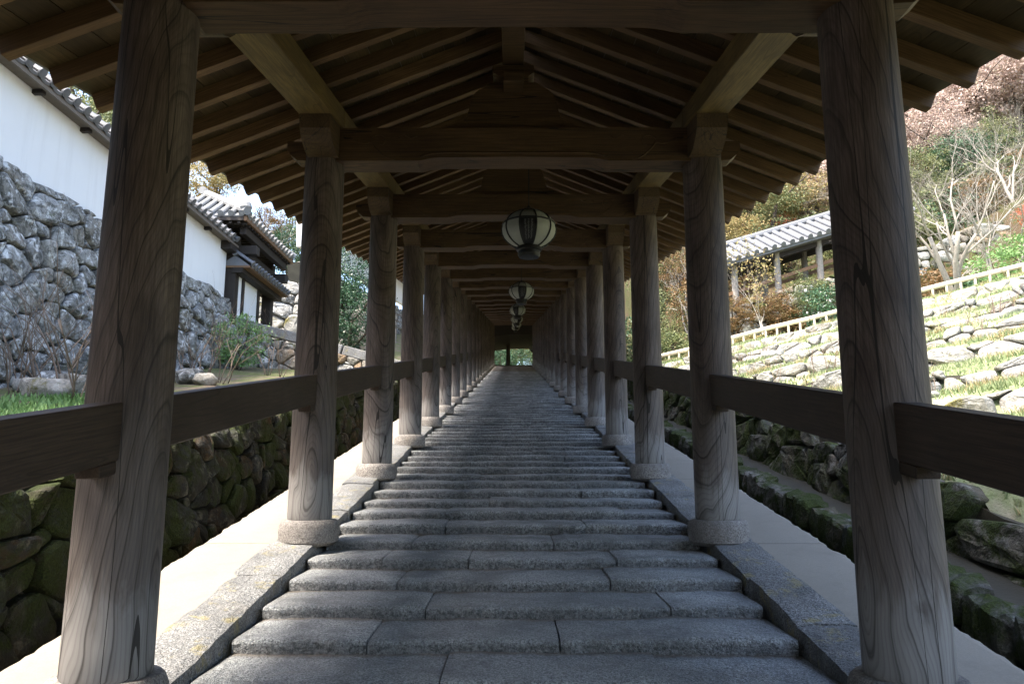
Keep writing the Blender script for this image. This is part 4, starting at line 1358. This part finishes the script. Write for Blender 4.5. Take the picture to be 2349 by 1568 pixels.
# patch of another roof higher on the hill
c3 = thing('hillside_house', U(2310, 400, 33), 'small bright tiled roof half hidden among trees high on the slope', 'building')
p0 = U(2235, 400, 33)
tile_roof(c3, p0, (1, 0, 0.22), (0, 0.8, 0.6), 14, 0.33, 1.6, 'lichtile')
solid('wall', lambda m_: m_.box((p0.x + 0.2, p0.y + 0.3, p0.z - 2.5), (p0.x + 4.4, p0.y + 2.6, p0.z - 0.1)), M['darkwood'], c3)

# pole fence along the path
f = thing('pole_fence', (8, rail_y(8), rail_z(8)), 'low pale wooden pole fence along the path above the sunny terraces', 'fence')
X = 4.1
fa = Vector((1, -0.65, 0.183)).normalized()
while X < 13.5:
    a = Vector((X, rail_y(X) - 0.1, rail_z(X) + 0.25)); b = a + fa * 2.15
    solid('pole', lambda m_: m_.tube([a, a.lerp(b, .5) + Vector((0, 0, random.uniform(-.02, .02))), b], 0.062, 8), M['whitewood'], f)
    for t in np.arange(0.1, 2.1, 0.30):
        p = a + fa * t
        solid('picket', lambda m_: m_.tube([p + Vector((0.0, -0.02, -0.3)), p + Vector((0, -0.02, -0.04))], 0.03, 6), M['whitewood'], f)
    X += 2.15 * fa.x + 0.01

# landing pavilion where the corridor turns at the top
e = thing('landing_pavilion', S(0, 64, -1.5), 'shaded landing pavilion with a grey post and slanting rail above the stairs', 'pavilion')
E0 = S(0, 59.0, -1.58)
solid('floor_slab', lambda m_: m_.box((-6, E0.y, E0.z - 0.3), (6, E0.y + 9, E0.z)), M['step'], e)
for X, Y in ((-0.45, 5.2), (2.9, 5.2), (-3.9, 5.2), (-3.9, 1.4), (2.9, 8.0)):
    solid('post', lambda m_: m_.lathe([(0.17, 0), (0.16, 3.4)], 16), M['pillar'], e, T((X, E0.y + Y, E0.z)))
def epr(m_):
    m_.prism([(-5.5, 1.9), (-0.3, 2.55), (5.5, 2.6), (5.5, 3.3), (0, 4.85), (-5.5, 3.3)], E0.y + 0.5, E0.y + 7.5, lambda a, b, t: (a, t, E0.z + b))
solid('roof', epr, M['darkwood'], e)
mw = MB(); mw.prism([(-0.05, -0.1), (0.05, -0.1), (0.05, 0.1), (-0.05, 0.1)], -3.9, -0.45, lambda a, b, X: (X, E0.y + 5.2 + a, E0.z + 0.95 - 0.3 * (X + 3.9) / 3.4 + b))
ob('hand_rail', recalc(mw.me('hand_rail')), M['rail'], e)
P = Vector((1.55, E0.y + 4.0, E0.z + 2.05))
lan = thing('hanging_lantern', P, 'dark lantern hanging alone in the landing pavilion at the top of the stairs', 'lantern', 'lanterns hanging along the corridor')
Mx = T(P)
for q in range(NM):
    pme = lo_me.copy(); ob('lower_panel', pme, M['iron'], lan, Mx @ RZ(2 * math.pi * q / NM))
    pme = up_me.copy(); ob('upper_panel', pme, M['iron'], lan, Mx @ RZ(2 * math.pi * q / NM))
ob('cap', cap_me, M['iron'], lan, Mx); ob('foot', foot_me, M['iron'], lan, Mx)
solid('chain', lambda m_: m_.tube([(0, 0, 0.26), (0, 0, 1.9)], 0.008, 6), M['iron'], lan, Mx)
# the panel meshes shared above keep their own materials

# ================================================================== VEGETATION
def leaf_mesh(name, centers, size, flat=0.0, asp=0.55, rs=None):
    """one four-cornered leaf per centre, bent along its midrib"""
    rs = rs or rng
    n = len(centers)
    c = np.asarray(centers, dtype=np.float32)
    a = rs.normal(size=(n, 3)); a[:, 2] *= (1 - flat); a /= np.linalg.norm(a, axis=1)[:, None]
    b = rs.normal(size=(n, 3)); b -= a * (a * b).sum(1)[:, None]; b /= np.linalg.norm(b, axis=1)[:, None]
    s = (size * rs.uniform(0.6, 1.3, size=n))[:, None]
    nn = np.cross(a, b)
    v = np.stack([c - a*s*0.5, c + b*s*asp*0.5 - nn*s*0.08, c + a*s*0.5, c - b*s*asp*0.5 - nn*s*0.08], axis=1).reshape(-1, 3)
    me = bpy.data.meshes.new(name)
    me.vertices.add(4*n); me.vertices.foreach_set('co', v.astype(np.float32).ravel())
    me.loops.add(4*n); me.loops.foreach_set('vertex_index', np.arange(4*n, dtype=np.int32))
    me.polygons.add(n); me.polygons.foreach_set('loop_start', np.arange(0, 4*n, 4, dtype=np.int32))
    me.polygons.foreach_set('loop_total', np.full(n, 4, dtype=np.int32))
    me.update(calc_edges=True); me.validate()
    return me

def crown_points(rx, ry, rz, nclump, per, rs, clump=0.22, shell=0.55):
    out = []
    for _ in range(nclump):
        d = rs.normal(size=3); d /= np.linalg.norm(d)
        r_ = rs.uniform(shell, 1.0) ** 0.7
        c = d * r_ * np.array([rx, ry, rz]) * rs.uniform(0.8, 1.12)
        k = clump * rs.uniform(0.5, 1.4)
        p = rs.normal(size=(per, 3)) * np.array([k, k, k * 0.55]) * (rx + rz) / 2 + c
        out.append(p)
    return np.concatenate(out)

def limb(mb, p, d, length, rad, depth, rnd, spread=0.55, up=0.15, tips=None, seg=5, kids=(2, 3)):
    pts, rr = [p.copy()], [rad]
    n = 5
    for i in range(n):
        d = (d + Vector((rnd.gauss(0, .13), rnd.gauss(0, .13), rnd.gauss(0, .10) + up * 0.12))).normalized()
        p = p + d * (length / n)
        pts.append(p.copy()); rr.append(rad * (1 - 0.42 * (i + 1) / n))
    mb.tube(pts, rr, seg if depth > 1 else 4)
    if depth <= 0:
        if tips is not None: tips.append(p.copy())
        return
    for c in range(rnd.randint(*kids)):
        t = rnd.uniform(0.45, 1.0) if c else 1.0
        i = min(n, int(t * n))
        q = pts[i]
        nd = (d + Vector((rnd.gauss(0, spread), rnd.gauss(0, spread), rnd.gauss(0, spread * 0.6) + up))).normalized()
        limb(mb, q, nd, length * rnd.uniform(0.62, 0.88), rr[i] * rnd.uniform(0.55, 0.75), depth - 1, rnd, spread, up, tips, seg, kids)

TREE_ME = {}
def tree_kind(key, leafmat, rx, rz, nclump, per, size, seed, clump=0.22, flat=0.2, trunk_h=None, barkmat='darkbark', shell=0.5):
    rs = np.random.default_rng(seed); rnd = random.Random(seed)
    th = trunk_h if trunk_h is not None else rz * 0.9
    c = crown_points(rx, rx, rz, nclump, per, rs, clump, shell) + np.array([0, 0, th + rz * 0.75])
    cm = leaf_mesh('crown', c, size, flat, 0.55, rs); cm.materials.append(M[leafmat])
    mb = MB()
    tips = []
    limb(mb, Vector((0, 0, -0.3)), Vector((0, 0, 1)), th + rz * 0.7, 0.06 * rx + 0.04, 2, rnd, 0.7, 0.35, tips)
    tm = mb.me('trunk', True); tm.materials.append(M[barkmat])
    TREE_ME[key] = (tm, cm)
def plant(key, loc, sc, rot, name, label, cat, group=None):
    t = thing(name, loc, label, cat, group)
    Mx = T(loc) @ RZ(rot) @ Matrix.Diagonal((sc, sc, sc, 1))
    tm, cm = TREE_ME[key]
    ob('trunk', tm, None, t, Mx); ob('crown', cm, None, t, Mx)
    return t

tree_kind('pink', 'leaf_pink', 2.4, 1.9, 120, 70, 0.13119999999999998, 1, 0.13, 0.2, None, 'darkbark', 0.25)
tree_kind('yellow', 'leaf_yellow', 2.2, 1.8, 120, 70, 0.12299999999999998, 2, 0.13, 0.2, None, 'darkbark', 0.25)
tree_kind('green', 'leaf_green', 2.4, 2.2, 120, 70, 0.13119999999999998, 3, 0.13, 0.2, None, 'darkbark', 0.25)
tree_kind('rust', 'leaf_rust', 2.0, 1.7, 120, 70, 0.1148, 4, 0.13, 0.2, None, 'darkbark', 0.25)
tree_kind('red', 'leaf_red', 1.5, 0.8, 80, 45, 0.10, 5, 0.18, 0.5)
tree_kind('dark', 'leaf_dark', 1.6, 2.2, 150, 60, 0.11, 6, 0.17, 0.3, 0.8)
tree_kind('evergreen', 'leaf_dark', 2.4, 2.2, 150, 48, 0.17, 7, 0.17)

def on_hill(px, Y):
    p = U(px, 800, Y); return Vector((p.x, p.y, z_ground(p.x, p.y) if Y >= 27 or p.x > 21 else h_right(p.x, p.y)))
HILL = [  # view column, distance, kind, size
    (2300, 34, 'pink', 1.25), (2200, 36, 'pink', 1.2), (2400, 36, 'pink', 1.3), (2120, 33, 'pink', 1.05), (1905, 38, 'pink', 1.15), (2330, 44, 'pink', 1.4), (2215, 45, 'pink', 1.4),
    (2090, 45, 'green', 1.6), (2430, 30, 'pink', 1.1), (2380, 50, 'green', 1.9), (2310, 55, 'yellow', 1.8), (2200, 54, 'green', 1.8),
    (1850, 34, 'yellow', 1.05), (1780, 33, 'green', 0.95), (1720, 36, 'yellow', 1.1), (1800, 40, 'green', 1.4), (1870, 44, 'yellow', 1.5), (1950, 47, 'pink', 1.6), (1700, 44, 'green', 1.5), (1640, 39, 'yellow', 1.2), (1990, 40, 'green', 1.4),
    (1600, 36, 'evergreen', 1.0), (1550, 34, 'green', 0.95), (1500, 38, 'rust', 1.1), (1620, 48, 'pink', 1.5), (1540, 50, 'yellow', 1.5), (1760, 50, 'rust', 1.7), (1900, 55, 'green', 1.9), (2020, 56, 'green', 1.9), (1450, 44, 'green', 1.2), (1490, 58, 'evergreen', 1.6),
    (2150, 28, 'green', 0.55), (2250, 28, 'evergreen', 0.5), (2060, 29.5, 'rust', 0.8), (2340, 28, 'green', 0.5), (1580, 28.0, 'rust', 0.6),
    (2140, 30.5, 'pink', 0.85), (2240, 31, 'pink', 0.9), (2330, 31, 'pink', 0.9), (2400, 30, 'pink', 0.85), (2195, 29.5, 'pink', 0.7), (2180, 34, 'pink', 1.1), (2270, 36, 'pink', 1.2), (2360, 38, 'pink', 1.3), (2120, 38, 'pink', 1.2), (2420, 33, 'green', 1.0),
    (1700, 29.5, 'yellow', 0.6), (1770, 30, 'green', 0.7), (1840, 30.5, 'yellow', 0.75), (1900, 31, 'pink', 0.8), (1660, 31, 'yellow', 0.75), (1735, 39, 'pink', 1.3), (1830, 36, 'pink', 1.1), (1880, 40, 'green', 1.3), (1610, 31, 'rust', 0.7), (1560, 40, 'yellow', 1.2), (1515, 30, 'green', 0.7),
]
word = {'pink': 'dusty pink autumn tree', 'yellow': 'yellow-green turning tree', 'green': 'green leafy tree', 'rust': 'rust brown thinning tree', 'evergreen': 'dark evergreen tree', 'red': 'red maple'}
for i, (px, Y, k, sc) in enumerate(HILL):
    plant(k, on_hill(px, Y), sc, i * 1.7, 'hillside_tree', f'{word[k]} in the wood above the distant tiled corridor', 'tree', f'{word[k]}s in the hillside wood')
for i, (px, py, Y, sc, what) in enumerate([(1775, 520, 31, 1.0, 'over the silvery roof ridge'), (1740, 560, 28.5, 0.75, 'just left of the silvery roof'), (2395, 465, 22, 0.5, 'beside the big bare tree, low over the path')]):
    p = U(px, py, Y); p.z -= 1.9 * sc
    plant('red', p, sc, i, 'maple_tree', f'small bright red maple {what}', 'tree', 'red maples')

for i, (px, Y, sc, lab) in enumerate([(1790, 23.3, 0.36, 'small rust-brown tree in front of the silvery roof eave'), (1868, 23.2, 0.34, 'small green tree hiding the far corridor posts'), (1690, 23.4, 0.40, 'rust-brown tree at the lower end of the silvery roof')]):
    q = on_hill(px, Y)
    plant('green' if i == 1 else 'rust', q + Vector((0, 0, 0.1)), sc, i, 'small_tree', lab, 'tree')

# trees behind the white wall and up the left-hand slope
LEFT = [(185, 250, 24, 'green', 0.75), (250, 300, 27, 'yellow', 0.8), (215, 330, 22, 'green', 0.6), (470, 410, 36, 'yellow', 0.9), (380, 330, 40, 'green', 0.9), (620, 520, 40, 'rust', 0.7), (700, 560, 44, 'green', 0.9), (660, 590, 33, 'evergreen', 0.5)]
for i, (px, py, Y, k, sc) in enumerate(LEFT):
    p = U(px, py, Y); p.z -= 3.0 * sc
    tr = plant(k, p, sc, i * 2.2, 'garden_tree', f'{word[k]} rising behind the white wall and the gate', 'tree', f'{word[k]}s behind the white wall')
for i, (px, py, Y, k, sc) in enumerate([(790, 640, 26, 'dark', 0.62), (800, 720, 25.5, 'dark', 0.7), (1160, 800, 84, 'green', 1.3), (1205, 790, 80, 'yellow', 1.0), (1190, 830, 76, 'dark', 1.0), (1130, 800, 90, 'evergreen', 1.8), (1230, 790, 95, 'green', 1.8), (1180, 770, 100, 'evergreen', 2.4), (1148, 840, 72, 'evergreen', 0.7), (1100, 760, 100, 'green', 2.4), (1260, 770, 104, 'green', 2.4)]):
    p = U(px, py, Y); p.z -= (2.4 if k == 'dark' else 3.0) * sc
    lab = 'glossy dark green tree standing between the second and third pillars' if i < 2 else f'{word.get(k, "dark leafy tree")} glimpsed beyond the top of the stairs'
    plant(k, p, sc, i * 1.1, 'garden_tree' if i >= 2 else 'evergreen_tree', lab, 'tree', 'evergreens by the stone steps' if i < 2 else f'{k} trees beyond the landing')

# shrubs
def shrub(name, loc, rx, rz, leafmat, n, size, label, group=None, seed=1, flowers=False, cat='shrub', clump=0.16):
    rs = np.random.default_rng(seed)
    t = thing(name, loc, label, cat, group)
    c = crown_points(rx, rx, rz, max(12, n // 40), 40, rs, clump, 0.45) + np.array([0, 0, rz * 0.95])
    c = c[c[:, 2] > 0.02]
    me = leaf_mesh('foliage', c, size, 0.25, 0.5, rs)
    ob('foliage', me, M[leafmat], t, T(loc))
    mb = MB(); rnd = random.Random(seed)
    for _ in range(6):
        limb(mb, Vector((rnd.gauss(0, .05), rnd.gauss(0, .05), -0.05)), Vector((rnd.gauss(0, .4), rnd.gauss(0, .4), 1)).normalized(), rz * 1.1, 0.018, 1, rnd, 0.5, 0.2)
    ob('stem', mb.me('stem', True), M['darkbark'], t, T(loc))
    if flowers:
        k = rs.choice(len(c), 70)
        d = c[k] + rs.normal(size=(70, 3)) * 0.04; d[:, 1] -= 0.15
        ob('blossom', leaf_mesh('blossom', d, 0.085, 0.0, 0.9, rs), M['flower'], t, T(loc))
    return t
p = U(545, 860, 19.6); p.z = h_left(p.x, p.y)
shrub('green_shrub', p, 0.75, 0.75, 'leaf_fresh', 3200, 0.07, 'feathery green shrub in front of the coped wall below the gate', seed=11)
p = U(1905, 735, 22.4); p.z = h_right(p.x, p.y)
shrub('camellia_shrub', p, 0.95, 0.75, 'leaf_dark', 4200, 0.075, 'dark glossy shrub dotted with white blossoms against the rubble wall', seed=12, flowers=True)
p = U(1965, 740, 22.4); p.z = h_right(p.x, p.y)
shrub('camellia_shrub', p, 0.8, 0.7, 'leaf_dark', 3000, 0.075, 'dark shrub half hidden behind the big front pillar', seed=13)
for i, (px, py, Y, rx, rz, lm, lab) in enumerate([
        (2300, 610, 19.2, 1.0, 0.62, 'leaf_fresh', 'broad bright green shrub beside the bare tree at the path'),
        (2400, 600, 18.8, 1.0, 0.75, 'leaf_fresh', 'bright green shrub at the edge of the view above the path'),
        (2215, 655, 19.8, 0.55, 0.35, 'leaf_dark', 'low dark shrub at the foot of the bare tree'),
        (2150, 655, 20.5, 0.7, 0.6, 'leaf_rust', 'rust brown bush behind the bare tree'),
        (1720, 770, 21.6, 0.45, 0.22, 'leaf_yellow', 'small rounded moss-green bush at the fence'),
        (1800, 745, 23.2, 0.6, 0.7, 'leaf_rust', 'thin brownish bush against the rubble wall'),
        (1540, 800, 22.4, 0.6, 0.55, 'leaf_green', 'spiky green bush near the lower end of the pole fence'),
        (1465, 800, 23.4, 0.7, 0.7, 'leaf_green', 'leafy green bush seen between the third and fourth pillars'),
        (1590, 760, 25.0, 0.8, 0.9, 'leaf_rust', 'brown autumn bush below the white-branched bare tree'),
        (1440, 790, 29.0, 0.9, 1.1, 'leaf_dark', 'dark bush farther up between the slender pillars'),
        (1535, 720, 27.0, 0.9, 1.0, 'leaf_green', 'green bush under the far corridor eaves')]):
    p = U(px, py, Y); p.z = h_right(p.x, p.y) - 0.05 if Y < 27 else p.z - rz
    shrub('bush', p, rx, rz, lm, 2400, 0.085, lab, 'bushes along the path', seed=30 + i)

for i, (px, Y) in enumerate([(2140, 25.5), (2210, 26), (2290, 25.5), (2350, 26.5), (2180, 27.5), (2260, 28), (2330, 28.5), (2400, 27), (1960, 27.5), (2040, 26.5), (2105, 27), (1620, 28.5), (1690, 28), (1760, 28.5), (1840, 28), (1910, 29)]):
    q = on_hill(px, Y)
    lm = ['leaf_green', 'leaf_dark', 'leaf_rust', 'leaf_green', 'leaf_green'][i % 5]
    shrub('undergrowth_bush', q, random.uniform(0.9, 1.4), random.uniform(0.7, 1.1), lm, 1800, 0.12, f'{["green", "dark green", "brown", "leafy", "rounded green"][i % 5]} undergrowth bush on the slope behind the rubble wall', 'undergrowth behind the rubble wall', seed=300 + i)

# bare trees
def bare(name, loc, label, seed, h, rad, depth, spread, stems, up=0.12, lean=(0, 0), leaves=None, mat='bark'):
    rnd = random.Random(seed)
    t = thing(name, loc, label, 'tree')
    mb = MB(); tips = []
    for s_ in range(stems):
        d = Vector((rnd.gauss(0, .28) + lean[0], rnd.gauss(0, .2) + lean[1], 1)).normalized()
        limb(mb, Vector((rnd.gauss(0, .06), rnd.gauss(0, .06), -0.2)), d, h, rad * rnd.uniform(.7, 1.1), depth, rnd, spread, up, tips, 7, (2, 4))
    ob('trunk', mb.me('trunk', True), M[mat], t, T(loc))
    if leaves:
        rs = np.random.default_rng(seed)
        pts = np.array([tuple(q) for q in tips]); pts = np.repeat(pts, 4, axis=0) + rs.normal(size=(len(pts) * 4, 3)) * 0.16
        ob('crown', leaf_mesh('crown', pts, 0.09, 0.3, 0.55, rs), M[leaves], t, T(loc))
    return t
p = U(2190, 640, 18.3); p.z = h_right(p.x, p.y)
bare('bare_tree', p, 'wide leafless tree with pale forked trunks beside the path fence', 5, 1.75, 0.085, 6, 0.42, 3, 0.10)
for px, py, Y, sd, lab in ((2285, 600, 21.5, 23, 'fine-twigged grey leafless tree behind the bright green shrub'), (2110, 610, 23.0, 29, 'grey leafless tree partly hidden by the big front pillar'), (2340, 560, 24.0, 31, 'pale leafless tree under the pink canopy')):
    p = U(px, py, Y); p.z = h_right(p.x, p.y)
    bare('bare_tree', p, lab, sd, 1.7, 0.06, 6, 0.42, 2, 0.12)
p = U(1752, 748, 21.9); p.z = h_right(p.x, p.y)
bare('bare_tree', p, 'slender nearly leafless tree with a few yellow leaves in front of the rubble wall', 8, 1.35, 0.05, 5, 0.42, 1, 0.2, (-0.1, 0), 'leaf_yellow')
p = U(1580, 730, 25.5); p.z = h_right(p.x, p.y)
bare('bare_tree', p, 'pale-branched bare tree leaning over the bushes near the third pillar', 13, 1.1, 0.045, 5, 0.42, 2, 0.16, (-0.35, 0))
p = U(1350, 700, 52); p.z -= 2
p = U(620, 560, 31)
bare('bare_tree', p - Vector((0, 0, 1.0)), 'leafless shrubby tree behind the gate roof', 17, 1.0, 0.04, 5, 0.5, 2, 0.1)

# leafless peony stems on the beds
SM_ = []
for s_ in range(5):
    rnd = random.Random(40 + s_); mb = MB()
    for _ in range(rnd.randint(3, 6)):
        limb(mb, Vector((rnd.gauss(0, .05), rnd.gauss(0, .05), -0.03)), Vector((rnd.gauss(0, .25), rnd.gauss(0, .25), 1)).normalized(), rnd.uniform(.22, .42), 0.006, 1, rnd, 0.4, 0.15, None, 4, (1, 2))
    me = mb.me('stem', True); me.materials.append(M['twig']); SM_.append(me)
rnd = random.Random(77)
n = 0
for ri in range(1, 9):
    a, b = ROWS[ri], ROWS[ri + 1]
    for j in range(8):
        X = rnd.uniform(4.3, 12.5); q = rnd.uniform(a + 0.35, b - 0.2); Y = rail_y(X) - q
        if Y < 4: continue
        sc = rnd.uniform(0.7, 1.4)
        o = ob('dry_peony', SM_[n % 5], None, None, T((X, Y, h_right(X, Y))) @ RZ(rnd.uniform(0, 6)) @ Matrix.Diagonal((sc, sc, sc, 1)))
        tag(o, 'leafless twiggy peony bush planted on the sunny terraces', 'shrub', 'dry peonies on the terraces'); n += 1
SL_ = []
for s_ in range(4):
    rnd = random.Random(60 + s_); mb = MB()
    for _ in range(rnd.randint(3, 5)):
        limb(mb, Vector((rnd.gauss(0, .08), rnd.gauss(0, .08), -0.05)), Vector((rnd.gauss(0, .22), rnd.gauss(0, .22), 1)).normalized(), rnd.uniform(.6, 1.0), 0.013, 2, rnd, 0.4, 0.2, None, 4, (1, 3))
    me = mb.me('stem', True); me.materials.append(M['twig']); SL_.append(me)
for px, py, Y, sc in [(30, 880, 11.5, 3.0), (70, 890, 11, 2.8), (100, 900, 10.5, 3.2), (150, 905, 10.0, 3.4), (185, 905, 9.6, 3.2), (15, 900, 10.0, 2.6), (470, 880, 15, 2.6), (500, 880, 14.5, 2.8), (440, 880, 14, 2.4), (610, 870, 18, 2.2), (640, 870, 17.5, 2.4)]:
    p = U(px, py, Y); p.z = h_left(p.x, p.y)
    sc *= 0.36
    o = ob('dry_shrub', SL_[n % 4], None, None, T(p) @ RZ(n) @ Matrix.Diagonal((sc, sc, sc, 1)))
    tag(o, 'thin leafless shrub on the garden bed before the tall boulder wall', 'shrub', 'bare shrubs on the garden bed below the white wall'); n += 1

# grass and ground cover
def blades(name, pts, hgt, mat, rs, wid=0.012):
    k = len(pts); c = np.asarray(pts, dtype=np.float32)
    an = rs.uniform(0, 2*np.pi, k); ln = rs.normal(0, 0.35, size=(k, 2)); h = hgt * rs.uniform(0.5, 1.4, k)
    dx = np.stack([np.cos(an) * wid, np.sin(an) * wid, np.zeros(k)], 1)
    tip = c + np.stack([ln[:, 0] * h, ln[:, 1] * h, h], 1)
    v = np.stack([c - dx, c + dx, tip], 1).reshape(-1, 3)
    me = bpy.data.meshes.new(name)
    me.vertices.add(3*k); me.vertices.foreach_set('co', v.astype(np.float32).ravel())
    me.loops.add(3*k); me.loops.foreach_set('vertex_index', np.arange(3*k, dtype=np.int32))
    me.polygons.add(k); me.polygons.foreach_set('loop_start', np.arange(0, 3*k, 3, dtype=np.int32)); me.polygons.foreach_set('loop_total', np.full(k, 3, dtype=np.int32))
    me.update(calc_edges=True)
    return stuff(ob(name, me, mat))
rs = np.random.default_rng(9)
pts = []
while len(pts) < 60000:
    X = rs.uniform(3.95, 13); Y = rs.uniform(3.5, 22)
    q = rail_y(X) - Y
    if q < 0.1 or X > 3.9 + Y * 0.62: continue
    if noise.noise((X * 0.9, Y * 0.9, 3.0)) + rs.normal(0, .15) < -0.02: continue
    pts.append((X, Y, h_right(X, Y) + 0.0))
dry = [q for q in pts if noise.noise((q[0] * 1.7, q[1] * 1.7, 9.0)) > 0.25]
tag(blades('dry_grass', dry, 0.11, M['dryleaf'], rs, 0.009), 'dry straw-coloured grass tufts on the sunny terraces', 'grass')
tag(blades('grass', pts, 0.075, M['turf'], rs), 'short fresh grass on the sunny terraces', 'grass')
pts = []
while len(pts) < 12000:
    X = rs.uniform(-6.4, -3.35); Y = rs.uniform(3.5, 12)
    if noise.noise((X * 0.7, Y * 0.7, 8.0)) + rs.normal(0, .15) < 0.0: continue
    pts.append((X, Y, h_left(X, Y)))
tag(blades('ground_cover', pts, 0.09, M['leaf_fresh'], rs, 0.03), 'fresh green ground cover on the bed behind the ditch wall', 'grass')
